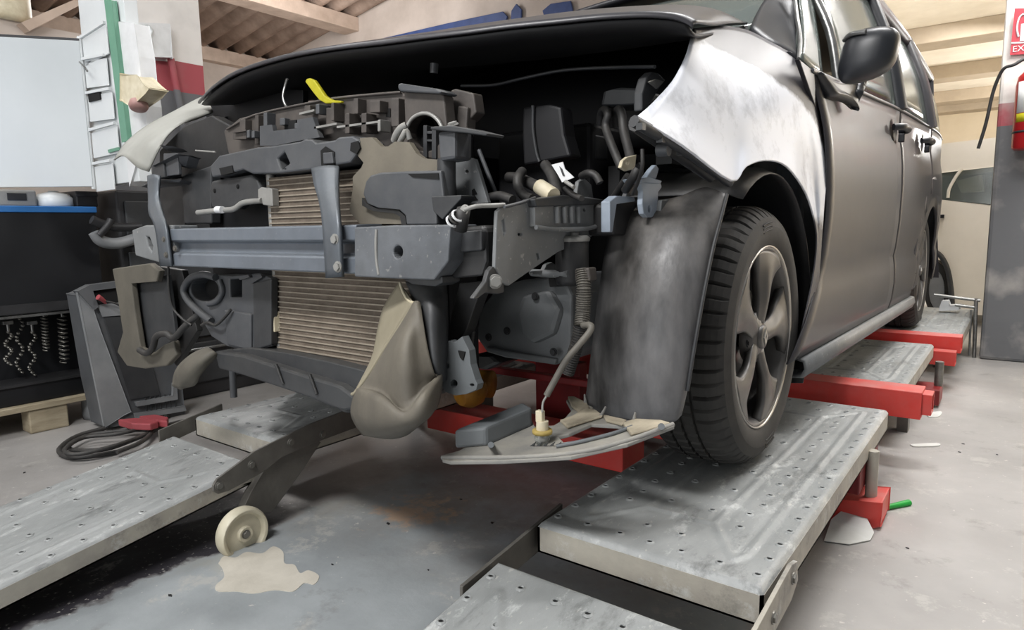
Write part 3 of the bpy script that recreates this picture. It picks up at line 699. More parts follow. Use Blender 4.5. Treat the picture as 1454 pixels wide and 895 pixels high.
MB().tube(PV([(1446, 52, 4.945), (1444, 40, 4.945), (1447, 26, 4.945), (1454, 20, 4.945), (1462, 26, 4.945)]), .005, 6, 4).build('pictogram', 'white', sg)
plate('pictogram', [(1448, 58), (1450, 34), (1462, 32), (1462, 57)], 'white', sg, y=4.945, th=.004, bevel=0)
plate('line', [(1436, 60), (1500, 57), (1500, 59), (1436, 62)], 'white', sg, y=4.945, th=.004, bevel=0)
# white car behind
wc_ = thing('parked_car', 'white car parked behind the column, far right', 'car', (-.2, 7.2, 0))
plate('body', [(1290, 284), (1332, 284), (1404, 291), (1520, 300), (1520, 450), (1352, 446), (1351, 420), (1346, 385), (1336, 365), (1322, 354), (1290, 350)], 'carwhite', wc_, y=6.5, th=1.5, bevel=.03)
plate('window', [(1290, 230), (1410, 232), (1500, 236), (1500, 297), (1404, 290), (1332, 283), (1290, 283)], 'glass', wc_, y=6.53, th=.01, bevel=0)
plate('roof', [(1290, 212), (1334, 206), (1420, 196), (1500, 190), (1500, 236), (1412, 237), (1334, 246), (1290, 250)], 'carwhite', wc_, y=6.52, th=1.3, bevel=.03)
plate('interior', [(1290, 246), (1500, 236), (1500, 300), (1290, 300)], 'seat', wc_, y=7.2, th=.1, bevel=0)
MB().tube(PV([(1346, 281, 6.52), (1348, 268, 6.52), (1358, 250, 6.52), (1366, 240, 6.52)]), .012, 8).build('window_frame', 'carwhite', wc_)
plate('seat', [(1360, 258), (1392, 250), (1395, 270), (1366, 272)], 'carwhite', wc_, y=6.9, th=.1, bevel=.01)
MB().box((P(1335, 305, y=6.48).x, 6.44, P(1335, 310, y=6.48).z), (P(1341, 305, y=6.48).x, 6.5, P(1335, 305, y=6.48).z)).build('handle', 'black', wc_)
plate('wheel', ell(1330, 410, 18, 38, 24), 'tyre', wc_, y=6.55, th=.18, bevel=.01)
plate('wheel_trim', ell(1330, 412, 11, 26, 24), 'chlight', wc_, y=6.54, th=.02, bevel=.004)
MB().tube(PV([(1322, 354, 6.5), (1336, 364, 6.5), (1346, 385, 6.5), (1351, 418, 6.5), (1352, 444, 6.5)]), .02, 8).build('arch_trim', 'dgreyp', wc_)
# metal stand by the column
ms = thing('stand', 'small bare metal stand between the rear platform and the column', 'stand', P(1383, 505, z=0))
y0 = P(1383, 508, z=0).y
def bars(pts, r=.008, name='bar'): MB().tube(PS(pts, y=y0), r, 8, 1).build(name, 'chrome', ms)
bars([(1326, 419), (1392, 427)], .01); bars([(1386, 424), (1383, 508)], .011, 'leg'); bars([(1379, 440), (1376, 505)], .006, 'leg'); bars([(1356, 433), (1386, 437)], .01)
wq = thing('white_block', 'small white block lying on the rear platform beside the tyre', 'block', P(1345, 438, y=4.9))
MB().prism(PS([(1334, 436), (1338, 428), (1346, 428), (1349, 434), (1362, 434), (1362, 440), (1334, 441)], y=5.2), (0, .08, 0)).build('body', 'white', wq, bevel=.004)
mb = MB(); rd = random.Random(11)
for k in range(70):
    x = rd.uniform(-1.6, .4) if k % 3 else rd.uniform(-3.0, -2.2); y = rd.uniform(.3, 3.2); r = rd.uniform(.002, .006)
    if XR0-.02 < x < XR1+.02: continue
    a = rd.uniform(0, 3); mb.prism([(x+r*math.cos(a+q)*(2 if q in (0, math.pi) else .8), y+r*math.sin(a+q), .0005) for q in (0, 1.4, math.pi, 4.6)], (0, 0, .002))
o = mb.build('debris', 'darkm'); fix(o); stuff(o); o['label'] = 'scattered dark chips and grit on the workshop floor'; o['category'] = 'debris'
# things on the floor at the right
pq = PS([(1170, 768), (1180, 745), (1216, 729), (1241, 760), (1236, 767), (1206, 773)], z=.004)
mb = MB(); q2 = [v.copy() for v in pq]; q2[2].z = .05; q2[1].z = .02; q2[3].z = .012; mb.prism(q2, (0, 0, -.002)); o = mb.build('paper_sheet', 'paper'); fix(o); tag(o, 'crumpled white paper sheet leaning on the red foot of the lift', 'paper')
o = MB().tube(PS([(1254, 722), (1272, 718), (1291, 714)], z=.008), [.007, .01], 8, 3).build('stick', 'greenp'); tag(o, 'bright green plastic stick on the floor at the right', 'stick')
o = MB().prism(blob([(1292, 631), (1330, 629), (1332, 633), (1300, 634)], z=.004), (0, 0, -.004)).build('paper_scrap', 'paper'); fix(o); tag(o, 'thin white paper scrap on the floor past the right platform', 'paper')
o = MB().prism(blob([(1314, 587), (1336, 584), (1334, 591), (1320, 592)], z=.004), (0, 0, -.004)).build('paper_scrap', 'paper'); fix(o); tag(o, 'small white paper scrap beneath the red crossbeam end', 'paper')
# ================================================================ CAR
car = thing('car', 'dark grey car on the lift without front bumper, with a primed white fender', 'car', (-1.36, 3.0, .25))
K = .026; CXM = -1.355                      # the car stands slightly askew; its middle
def sx(y, x0): return x0 + K*(y - 1.7)
def orient(o, d=(1, 0, 0)):
    d = Vector(d); n = sum((p.normal*p.area for p in o.data.polygons), Vector())
    if n.dot(d) < 0: o.data.flip_normals()
def mirror_part(o, name=None):
    """the same panel on the far side"""
    me = o.data.copy(); co = np.zeros(len(me.vertices)*3); me.vertices.foreach_get('co', co); co = co.reshape(-1, 3)
    w0 = Vector(o['wl']); co += np.array(w0); co[:, 0] = 2*(CXM + K*(co[:, 1]-1.7)) - co[:, 0]
    c = Vector(((co[:, 0].min()+co[:, 0].max())/2, (co[:, 1].min()+co[:, 1].max())/2, co[:, 2].min())); co -= np.array(c)
    me.vertices.foreach_set('co', co.reshape(-1)); me.flip_normals(); me.update()
    n = bpy.data.objects.new(name or o.name.split('.')[0], me); COL.objects.link(n); n.parent = o.parent; n['wl'] = tuple(c)
    n.location = c - world_loc(o.parent)
    for md in o.modifiers:
        q = n.modifiers.new(md.name, md.type)
        for a in ('thickness', 'offset', 'width', 'segments', 'limit_method', 'levels', 'render_levels'):
            if hasattr(md, a): setattr(q, a, getattr(md, a))
    return n
# ---- front fender (primed), from pixels and inward offset of each point
def fp(px, py, x): return P(px, py, x=x, k=K)
tops = [(986, 40), (1004, 38), (1035, 37), (1065, 44), (1090, 57), (1114, 70), (1134, 84), (1156, 145), (1173, 235), (1170, 300), (1163, 400)]
bots = [(904, 166), (970, 207), (1039, 257), (1060, 237), (1088, 228), (1118, 237), (1145, 275), (1158, 318), (1160, 350), (1154, 400), (1138, 474)]
xt = [-.55, -.57, -.58, -.58, -.565, -.545, -.52, -.485, -.468, -.463, -.468]
xb = [-.53, -.50, -.475, -.468, -.464, -.463, -.463, -.463, -.463, -.466, -.474]
rows = []
for r, t in enumerate((0, .12, .3, .55, .8, .95, 1.0)):
    row = []
    for i in range(len(tops)):
        px = tops[i][0]*(1-t)+bots[i][0]*t; py = tops[i][1]*(1-t)+bots[i][1]*t
        if i == 0: px += 16*math.sin(math.pi*t); py += 4*math.sin(math.pi*t)
        if i in (1, 2): px += (8 if i == 1 else 2)*math.sin(math.pi*t)
        b = (1-t)**2.2; x = xb[i]*(1-b) + xt[i]*b
        x -= .012*math.sin(math.pi*max(0, (t-.45)/.55)) if i < 8 else 0      # hollow above the arch lip
        row.append(fp(px, py, x))
    rows.append(row)
fend = MB().patch(rows, 4, 4).build('fender', 'fender', car, solid=.004)
fix(fend); orient(fend)
def primer_of(o):
    me = o.data; at = me.attributes.new('primer', 'FLOAT', 'POINT'); w0 = Vector(o['wl'])
    line = [(.9, 1.19), (1.2, 1.20), (1.45, 1.235), (1.62, 1.225), (1.78, 1.20), (1.92, 1.17), (2.03, 1.12), (2.12, 1.03), (2.17, .93), (2.20, .86), (2.3, .80)]
    for i, v in enumerate(me.vertices):
        p = v.co + w0; y, z = p.y, p.z; zt = line[-1][1]
        for (a, b), (c, d) in zip(line, line[1:]):
            if a <= y <= c: zt = b + (d-b)*(y-a)/(c-a)
        if y < .9: zt = 1.19
        f = np.clip((zt - z)/.035 + .55, 0, 1)
        if z < .90 and y > 1.9: f = min(f, np.clip((z-.84)/.05, 0, 1))
        at.data[i].value = float(f)
primer_of(fend)
# wheel-arch lip and dark arch lining behind the wheel
lip = [fp(*q, -.47) for q in ((1039, 258), (1060, 238), (1088, 229), (1118, 238), (1145, 276), (1158, 319), (1160, 350), (1154, 400), (1138, 474))]
AC = Vector((sx(1.7, -.49), 1.70, .575))
mb = MB(); rows = []
for x in (-.485, -.52, -.75, -.80):
    row = []
    for i in range(22):
        a = math.radians(208 - i*7.2)
        r = .40 if x > -.5 else .415
        row.append(Vector((x, AC.y - r*math.cos(a)*1.02, AC.z + r*math.sin(a))))
    rows.append(row)
al = MB().grid(rows).build('arch_liner', 'blackp', car, solid=.004)
MB().box((-.80, 1.45, .42), (-.77, 2.12, 1.0)).build('inner_wing', 'blackp', car)
# bumper mounting strip under the fender edge
st_ = MB().tube([fp(900, 172, -.535), fp(935, 192, -.525), fp(972, 213, -.515), fp(1008, 238, -.50), fp(1036, 259, -.49)], .011, 8, 4).build('mounting_strip', 'dgreyp', fend)
MB().tube([fp(902, 176, -.55), fp(930, 196, -.55), fp(968, 222, -.54), fp(1010, 250, -.52)], .014, 8, 4).build('mounting_strip', 'blackp', fend)
for q in ((912, 180), (940, 198), (968, 216), (996, 234)): MB().box(tuple(fp(q[0], q[1], -.52)-Vector((.008, .008, .006))), tuple(fp(q[0], q[1], -.52)+Vector((.004, .006, .006)))).build('clip', 'dgreyp', st_)
# ---- doors: one curved side, split at the seams
prof = [(.47, -.488), (.50, -.478), (.58, -.468), (.66, -.470), (.70, -.479), (.735, -.472), (.85, -.463), (1.0, -.460), (1.1, -.464), (1.17, -.472), (1.22, -.482)]
def side_x(y, z):
    for (a, b), (c, d) in zip(prof, prof[1:]):
        if z <= c: break
    x = b + (d-b)*np.clip((z-a)/(c-a), 0, 1)
    x -= .05*max(0, (y-4.3)/.9)**2
    return sx(y, x)
def belt(y): return 1.255 + .045*(y-1.85) if y < 3.4 else 1.325 + .02*(y-3.4)
def panel(name, y0f, y1f, z0, z1f, m='paint', ny=14, nz=22):
    rows = []
    for i in range(nz+1):
        row = []
        for j in range(ny+1):
            t = i/nz; u = j/ny
            zz = z0 + (1.25-z0)*t; y = y0f(zz)*(1-u) + y1f(zz)*u; z = z0 + (z1f(y)-z0)*t
            row.append(Vector((side_x(y, z), y, z)))
        rows.append(row)
    o = MB().grid(rows).build(name, m, car, solid=.004); fix(o); orient(o); return o
f_front = lambda z: np.interp(z, [.47, .56, .7, .9, 1.1, 1.25], [1.87, 1.95, 2.10, 2.115, 2.07, 2.0])
f_mid = lambda z: 3.33
f_rear = lambda z: float(np.interp(z, [.47, .6, .75, .9, 1.0, 1.35], [3.93, 3.98, 4.08, 4.22, 4.28, 4.28]))
fd = panel('front_door', f_front, lambda z: f_mid(z)-.005, .475, belt)
rd = panel('rear_door', lambda z: f_mid(z)+.005, lambda z: f_rear(z)-.005, .475, belt)
qp = panel('rear_wing', lambda z: f_rear(z)+.004 if z > .92 else 4.79, lambda z: 5.2, .5, belt)
rows = []
RC = Vector((sx(4.4, -.47), 4.42, .575))
# rear wheel-arch rim closing the gap between door and rear wing
for r in (.36, .42, .52):
    rows.append([Vector((side_x(4.42 - r*math.cos(a), max(.5, .575 + r*math.sin(a))), 4.42 - r*math.cos(a), .575 + r*math.sin(a))) for a in [math.radians(-8 + i*10) for i in range(20)]])
qa = MB().grid(rows).build('rear_arch', 'paint', car, solid=.012); fix(qa); orient(qa)
# sill
def sill(z, d): return [Vector((sx(y, -.478)+d, y, z - .0*y)) for y in (2.0, 2.7, 3.4, 3.98)]
sl_ = MB().grid([sill(.475, -.02), sill(.468, .006), sill(.44, .012), sill(.415, .0), sill(.41, -.05)]).build('sill', 'rail', car, solid=.01); fix(sl_); orient(sl_)
# handles
for q, nm in (((1278, 184), fd), ((1315, 202), rd)):
    c = P(*q, x=-.455, k=K); MB().tube([c+Vector((-.01, -.10, 0)), c+Vector((.02, -.07, .002)), c+Vector((.025, 0, .003)), c+Vector((.02, .06, .002)), c+Vector((-.01, .075, 0))], .014, 10, 3).build('handle', 'mirror', nm)
    MB().lathe([(0, .004), (.03, .004), (.045, 0)], c+Vector((-.016, -.01, 0)), (1, 0, 0), 20).build('handle_recess', 'dgreyp', nm)
    MB().box(tuple(c+Vector((-.012, .05, -.045))), tuple(c+Vector((.012, .075, -.01)))).build('lock', 'mirror', nm, bevel=.004)
# side windows, pillars, roof
def rail(y): return Vector((sx(y, -.60 - .03*min(1, max(0, (y-2.6)/.6))), y, float(np.interp(y, [1.9, 2.3, 2.75, 3.2, 4.2, 5.2], [1.42, 1.61, 1.75, 1.81, 1.82, 1.76]))))
def beltp(y): return Vector((side_x(y, belt(y))-.006, y, belt(y)))
def window(name, ys, m='glass'):
    rows = [[beltp(y) for y in ys], [beltp(y).lerp(rail(y), .5)+Vector((.02, 0, 0)) for y in ys], [rail(y) for y in ys]]
    return MB().patch(rows, 3, 3).build(name, m, car, solid=.004)
qw = MB().patch([[fp(1137, 82, -.505), fp(1152, 97, -.497), fp(1169, 111, -.49)], [fp(1140, 45, -.54), fp(1152, 50, -.535), fp(1163, 55, -.53)], [fp(1132, -30, -.60), fp(1141, -30, -.597), fp(1150, -30, -.593)]], 3, 3).build('quarter_window', 'glass', car, solid=.004); spn = plate('sail_panel', [(1135, 84), (1172, 114), (1204, 117), (1200, 140), (1180, 200), (1172, 200), (1156, 145)], 'paint', car, x=-.482, k=K, th=.012); fix(spn); wd = window('door_window', [2.32, 2.6, 3.0, 3.28]); wr = window('door_window', [3.38, 3.8, 4.22]); wq_ = window('rear_window', [4.35, 4.8, 5.1])
def trimbar(name, pts, r, m='mirror', par=car): return MB().tube(pts, r, 8, 4).build(name, m, par)
trims = [trimbar('window_trim', [beltp(y)+Vector((.004, 0, .002)) for y in (1.98, 2.3, 2.8, 3.3, 4.0, 4.6, 5.1)], .008),
 trimbar('pillar', [beltp(2.295), beltp(2.295).lerp(rail(2.3), .5)+Vector((.022, 0, 0)), rail(2.3)], .014, 'chrome'),
 trimbar('pillar', [beltp(3.33), beltp(3.33).lerp(rail(3.33), .5)+Vector((.02, 0, 0)), rail(3.33)], .035),
 trimbar('pillar', [beltp(4.28), beltp(4.28).lerp(rail(4.28), .5)+Vector((.02, 0, 0)), rail(4.28)], .035, 'paint'),
 trimbar('roof_rail', [rail(y) for y in (2.3, 2.5, 2.75, 3.2, 3.8, 4.4, 5.2)], .035, 'paint')]
# windscreen pillar: broad dark panel from fender corner up to the roof
ap = MB().patch([[fp(1066, 40, -.63), fp(1092, 62, -.575), fp(1116, 74, -.54), fp(1134, 84, -.515)], [fp(1080, 8, -.66), fp(1102, 20, -.62), fp(1120, 30, -.59), fp(1132, 42, -.56)], [fp(1102, -22, -.665), fp(1114, -20, -.64), fp(1124, -18, -.615), fp(1133, -16, -.595)]], 4, 4).build('windscreen_pillar', 'mirror', car, solid=.02)
trimbar('quarter_trim', [fp(1134, 84, -.512), fp(1136, 56, -.535), fp(1131, 20, -.57), fp(1124, -30, -.60)], .006, 'chrome')
rf = MB().patch([[Vector((sx(y, -.63)-.02*0, y, z)), Vector((sx(y, -.95), y, z+.05)), Vector((sx(y, CXM), y, z+.07)), Vector((sx(y, 2*CXM+.95), y, z+.05)), Vector((sx(y, 2*CXM+.63), y, z))] for y, z in ((2.75, 1.76), (3.2, 1.815), (4.2, 1.83), (5.2, 1.76))], 4, 4).build('roof', 'paint', car, solid=.02)
ws = MB().patch([[Vector((sx(y, CXM + s), y - .12*(1-abs(s)/.7)**.7 * b, z)) for s in (-.70, -.35, 0, .35, .70)] for y, z, b in ((2.05, 1.40, .5), (2.3, 1.60, .5), (2.78, 1.775, .5))], 4, 4).build('windscreen', 'glass', car, solid=.005)
MB().box((-2.1, 2.35, .45), (-.65, 5.1, .5)).build('floor_pan', 'blackp', car)
rw = MB().prism([(sx(5.2, -2.2), 5.2, .5), (sx(5.2, -.52), 5.2, .5), (sx(5.2, -.62), 5.16, 1.75), (sx(5.2, -2.1), 5.16, 1.75)], (0, .06, 0)).build('tailgate', 'paint', car, bevel=.02)
for x in (-1.72, -.98):
    s = MB().box((x-.24, 2.95, .6), (x+.24, 3.1, 1.35)).box((x-.24, 2.5, .6), (x+.24, 3.0, .8)).build('seat', 'seat', car, bevel=.05, seg=3)
    MB().box((x-.12, 3.0, 1.38), (x+.12, 3.1, 1.58)).build('headrest', 'seat', s, bevel=.04, seg=3)
MB().box((-2.05, 2.05, .9), (-.66, 2.4, 1.28)).build('dashboard', 'blackp', car, bevel=.05)
for o in (fd, rd, qp, qa, sl_, qw, wd, wr, wq_, ap, *trims): mirror_part(o)
# mirror
mc = P(1234, 78, x=-.335)
mhs = MB(); nn_ = 20; mm_ = 14
vs = []
for i in range(mm_+1):
    th = math.pi*i/mm_ - math.pi/2
    for j in range(nn_):
        ph = 2*math.pi*j/nn_
        se = lambda v, e: math.copysign(abs(v)**e, v)
        x = .066*se(math.cos(th), .6)*se(math.cos(ph), .75); y = .055*se(math.cos(th), .6)*se(math.sin(ph), .8); z = .062*se(math.sin(th), .7)
        z *= 1 + .18*(-x/.066) * (1 if z < 0 else .3); x += .18*z
        if y > .02: y = .02 + (y-.02)*.3
        vs.append(mc + Vector((x, y, z)))
mhs.add(vs, [(i*nn_+j, i*nn_+(j+1) % nn_, (i+1)*nn_+(j+1) % nn_, (i+1)*nn_+j) for i in range(mm_) for j in range(nn_)], True)
mh_ = mhs.build('side_mirror', 'mirror', car); fix(mh_)
sta = MB().patch([[fp(1150, 108, -.50), fp(1176, 118, -.485), fp(1202, 118, -.47), fp(1232, 112, -.42)], [fp(1160, 122, -.49), fp(1186, 136, -.48), fp(1208, 132, -.46), fp(1230, 120, -.42)], [fp(1172, 140, -.478), fp(1196, 146, -.47), fp(1212, 156, -.455), fp(1226, 132, -.42)]], 4, 4).build('mirror_stalk', 'mirror', car, solid=.03)
MB().tube([mc+Vector((.0, -.055, .045)), mc+Vector((-.035, -.045, .047)), mc+Vector((-.056, -.015, .042))], .006, 8, 4).build('lamp_strip', 'chrome', mh_)
# ---- wheels
def make_wheel(c, toe=0.):
    cx, cy, cz = c
    R = .327; Wd = .205
    prof = [(.225, -.01), (.232, -.004), (.25, .002), (.275, .004), (.298, -.004), (.311, -.016), (.319, -.028), (.3235, -.038), (.326, -.052), (.3268, -.068), (.3185, -.0685), (.3185, -.0755), (.327, -.076), (.3272, -.1), (.3185, -.1005), (.3185, -.108), (.3272, -.1085), (.327, -.135), (.3185, -.1355), (.3185, -.1425), (.3268, -.143), (.3255, -.165), (.319, -.18), (.311, -.192), (.298, -.205), (.255, -.212), (.226, -.2)]
    n = 62*6; mb = MB(); k = len(prof); vs = []
    for i in range(n):
        a = 2*math.pi*i/n; ph = i % 6
        for j, (r, h) in enumerate(prof):
            rr = r
            if ph == 0 and (5 <= j <= 9 or 20 <= j <= 24): rr -= .009 if (i//6) % 2 == 0 else .006
            if ph == 3 and (12 <= j <= 13 or 16 <= j <= 17): rr -= .006
            aa = a + .02*max(0, (j-5)/8.) * 0
            vs.append((cx+h, cy+rr*math.cos(aa), cz+rr*math.sin(aa)))
    mb.add(vs, [(i*k+q, ((i+1) % n)*k+q, ((i+1) % n)*k+q+1, i*k+q+1) for i in range(n) for q in range(k-1)], False)
    ty_flat = [not (3 <= q <= 25) for i in range(n) for q in range(k-1)]; mb.sm = ty_flat
    rim = MB().lathe([(0.2274, -.012), (0.2237, -.006), (0.2184, -.008), (0.2131, -.02), (0.2088, -.05), (0.2014, -.12), (0.2067, -.2), (0.2268, -.205)], (cx, cy, cz), (1, 0, 0), 64).build('wheel', 'rim', car, solid=.004)
    ty = mb.build('tyre', 'tyre', rim); fix(ty)
    mb = MB()                                 # raised sidewall marks
    for g0, rows_ in ((98, 3), (278, 3)):
        for q in range(rows_):
            pts = [(cx+.0035, cy+(.268+.009*q)*math.cos(math.radians(g0+d)), cz+(.268+.009*q)*math.sin(math.radians(g0+d))) for d in np.linspace(-7, 7, 9)]
            mb.tube(pts, .002, 5, 1)
    mb.build('sidewall_marks', 'tyre', ty)
    br = MB().lathe([(0.2247, -.006), (0.2284, -.0025), (0.2295, -.008), (0.2258, -.012)], (cx, cy, cz), (1, 0, 0), 64, close=True).build('rim_edge', 'rimb', rim)
    for s in range(5):
        a0 = math.radians(90 + 72*s - 10)
        def pt(r, da, h):
            a = a0 + math.radians(da); return Vector((cx+h, cy + r*math.cos(a), cz + r*math.sin(a)))
        L_ = [(.036, -40, -.022), (.075, -22, -.018), (.112, -15, -.013), (.15, -16, -.011), (.18, -20, -.010), (.219, -29, -.010)]
        C_ = [(.036, 0, -.014), (.075, -3, -.009), (.112, 0, -.006), (.15, 2, -.006), (.18, 1, -.006), (.219, -3, -.009)]
        R_ = [(.036, 40, -.022), (.075, 19, -.021), (.112, 15, -.022), (.15, 17, -.022), (.18, 19, -.020), (.219, 24, -.014)]
        sp_ = MB().patch([[pt(*q) for q in L_], [pt(q[0], q[1]*.5 + p[1]*.5, (q[2]+p[2])/2+.003) for q, p in zip(L_, C_)], [pt(*q) for q in C_], [pt(q[0], q[1]*.5 + p[1]*.5, (q[2]+p[2])/2) for q, p in zip(C_, R_)], [pt(*q) for q in R_]], 3, 4).build('spoke', 'rim', rim, solid=.022, offs=1 if False else -1)
        me = sp_.data; me.materials.append(M['rimb'])
        MB().bolt(pt(.058, 36, -.03), (1, 0, 0), .011).build('wheel_bolt', 'darkm', rim)
    MB().lathe([(.065, -.05), (.065, -.024), (.046, -.02), (.04, -.016), (0, -.014)], (cx, cy, cz), (1, 0, 0), 32).build('hub', 'rim', rim)
    hb = MB().lathe([(.03, -.018), (.029, -.008), (.024, -.006), (0, -.006)], (cx, cy, cz), (1, 0, 0), 28).build('hub_cap', 'rim', rim)
    dm_ = [(0, .021), (.012, 0), (0, -.021), (-.012, 0)]; di = [(0, .012), (.006, 0), (0, -.012), (-.006, 0)]
    em = MB().prism([(cx-.006, cy+a, cz+b) for a, b in dm_], (.003, 0, 0), [[(cx-.006, cy+a, cz+b) for a, b in di]]).build('emblem', 'rimb', rim); fix(em)
    MB().lathe([(.03, -.09), (0.1325, -.09), (0.1378, -.085), (0.1378, -.075), (0.1325, -.07), (.03, -.07)], (cx, cy, cz), (1, 0, 0), 40).build('brake_disc', 'chrome', rim)
    return rim
w1 = make_wheel((-.487, 1.70, .575))
def copy_wheel(src, loc, rot=0.):
    w0 = world_loc(src); n = src.copy(); COL.objects.link(n); n.parent = car; n.location = Vector(loc) - world_loc(car); n['wl'] = tuple(loc); n.rotation_euler.z = rot
    for ch in list(src.children):
        c_ = ch.copy(); COL.objects.link(c_); c_.parent = n
        for gch in list(ch.children):
            g_ = gch.copy(); COL.objects.link(g_); g_.parent = c_
    return n
wb_ = world_loc(w1)
copy_wheel(w1, wb_ + Vector((.06, 2.72, 0)))
copy_wheel(w1, wb_ + Vector((-1.55, 0, 0)), math.pi); copy_wheel(w1, wb_ + Vector((-1.49, 2.72, 0)), math.pi)
# ---- hood, slightly raised
def hood_y(x): return 1.02 + (.21 if x > -1.35 else .165)*((x+1.35)/.85)**2
def hoodp(px, py, off=0):
    lo, hi = .7, 1.6
    for _ in range(40):
        m_ = (lo+hi)/2; p = P(px, py, y=m_)
        if hood_y(p.x) > m_: lo = m_
        else: hi = m_
    return P(px, py, y=(lo+hi)/2+off)
edge = [(281, 147), (300, 127), (335, 105), (400, 84), (470, 71), (540, 63), (600, 55), (660, 48), (720, 40), (790, 33), (850, 27), (910, 24), (950, 26), (972, 32), (984, 40)]
E0 = [hoodp(*q) for q in edge]
rows = [E0, [p + Vector((0, .004, .010)) for p in E0], [p + Vector((0, .035, .020)) for p in E0]]
n_ = len(E0)
def back(t):
    x = -2.05 + t*1.39; z = 1.395 + .025*math.sin(math.pi*t) + .035*t; return Vector((x, 2.02 - .12*math.sin(math.pi*t), z))
B0 = [back(np.clip((p.x + 2.2)/1.7, 0, 1)) for p in E0]
for f in (.25, .5, .75, 1.):
    rows.append([p.lerp(b, f) + Vector((0, 0, .045*math.sin(math.pi*f)*math.sin(math.pi*i/(n_-1))**.6)) + Vector((0, .02, .01))*(1-f) for i, (p, b) in enumerate(zip(E0, B0))])
hood = MB().patch(rows, 3, 3).build('hood', 'paint', car, solid=.006)
in_rows = [[p + Vector((0, .012, -.002)) for p in E0], [p + Vector((0, .05, -.016 if 0 < i < n_-1 else .0)) for i, p in enumerate(E0)]] + [[p.lerp(b, f) + Vector((0, .02, (-.07 + .05*f)*math.sin(math.pi*min(1, max(0, (i+.3)/(n_-.4))))**.7)) for i, (p, b) in enumerate(zip(E0, B0))] for f in (.3, .6, .97)]
hin = MB().patch([r[:-1] for r in in_rows], 3, 3).build('hood_liner', 'hoodin', hood, solid=.006, offs=1)
fwp = [back(t/10) for t in range(11)]
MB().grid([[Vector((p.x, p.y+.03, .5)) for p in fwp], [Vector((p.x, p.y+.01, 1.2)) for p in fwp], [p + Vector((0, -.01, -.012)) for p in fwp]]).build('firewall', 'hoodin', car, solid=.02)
hl = [P(a, b, y=c) for a, b, c in ((655, 122, 1.3), (700, 121, 1.3), (740, 112, 1.3), (800, 100, 1.32), (870, 96, 1.34), (930, 95, 1.3))]
MB().tube(hl, .004, 6, 4).build('hood_seal', 'dgreyp', hood)
MB().tube([P(617, 90, y=1.12), P(616, 104, y=1.12)], .009, 10, 1).build('hood_pin', 'dgreyp', hood)
MB().tube(PV([(408, 112, 1.06), (405, 122, 1.06), (402, 138, 1.05), (406, 150, 1.05), (412, 156, 1.05)]), .0035, 8, 4).build('latch_hook', 'chrome', hood)
# ================================================================ FRONT END
def pl(name, pts, m, y, th=.012, par=car, **k): o = plate(name, pts, m, par, y=y, th=th, **k); fix(o); return o
# dark cooling pack and engine behind everything
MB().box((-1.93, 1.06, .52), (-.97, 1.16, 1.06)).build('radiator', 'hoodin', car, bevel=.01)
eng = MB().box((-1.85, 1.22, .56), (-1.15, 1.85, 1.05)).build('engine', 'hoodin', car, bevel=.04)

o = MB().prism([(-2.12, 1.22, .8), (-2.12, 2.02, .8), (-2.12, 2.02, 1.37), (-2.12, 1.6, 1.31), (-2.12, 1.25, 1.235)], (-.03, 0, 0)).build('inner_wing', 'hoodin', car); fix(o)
MB().box((-.70, 1.5, 1.0), (-.66, 2.0, 1.15)).build('inner_wing', 'blackp', car)
MB().lathe([(0, .12), (.07, .12), (.10, .1), (.12, 0), (0, 0)], (-.84, 1.70, 1.06), (0, 0, 1), 24).build('strut_tower', 'blackp', car)
MB().box((-1.1, 1.4, .9), (-.82, 1.65, 1.1)).build('battery_box', 'hoodin', car, bevel=.01)
# bumper beam
yb = .90; xa = P(243, 350, y=yb).x; xb_ = P(507, 350, y=yb).x
zt_ = P(400, 321, y=yb).z; zb_ = P(400, 386, y=yb).z; hh = zt_-zb_
pr = [(.03, 1.0), (.002, .985), (0, .96), (0, .70), (.004, .66), (.02, .63), (.022, .60), (.022, .42), (.02, .39), (.004, .36), (0, .32), (0, .05), (.002, .02), (.03, 0), (.07, 0), (.07, 1.0)]
bb = MB().prism([(xa, yb+d, zb_+hh*t) for d, t in pr], (xb_-xa, 0, 0)).build('bumper_beam', 'beam', car, bevel=.003); fix(bb)
be = pl('beam_end', [(503, 323), (560, 320), (640, 319), (636, 372), (616, 398), (560, 396), (503, 393)], 'beamend', .893, .075, bb, holes=[ell(565, 358, 6.5, 9)], bevel=.003)
pl('hole_backing', ell(565, 358, 9, 12), 'hole', .93, .005, be, bevel=0)
MB().tube([P(535, 326, y=.893), P(534, 345, y=.892), (P(535, 370, y=.893)), P(538, 390, y=.894)], .0035, 6, 3).build('weld', 'alu', be)
pl('beam_flange', [(572, 397), (628, 393), (628, 402), (618, 407), (585, 404)], 'dgreyp', .905, .05, be)
cb_ = pl('crash_box', [(632, 325), (686, 320), (690, 330), (691, 372), (684, 392), (640, 396), (618, 398), (636, 372)], 'blackp', .935, .10, bb, bevel=.006)
pl('crash_box_face', [(640, 330), (684, 326), (684, 356), (640, 360)], 'dgreyp', .925, .02, cb_, bevel=.004)
bl_ = pl('beam_end', [(187, 327), (206, 320), (246, 320), (246, 379), (208, 368), (192, 363)], 'beam', .905, .07, bb, holes=[[(207, 336), (212, 337), (217, 350), (215, 358), (210, 350)]], bevel=.004)
bl_.data.materials[0] = M['rail']
pl('hole_backing', ell(212, 347, 9, 14), 'hole', .935, .005, bl_, bevel=0)
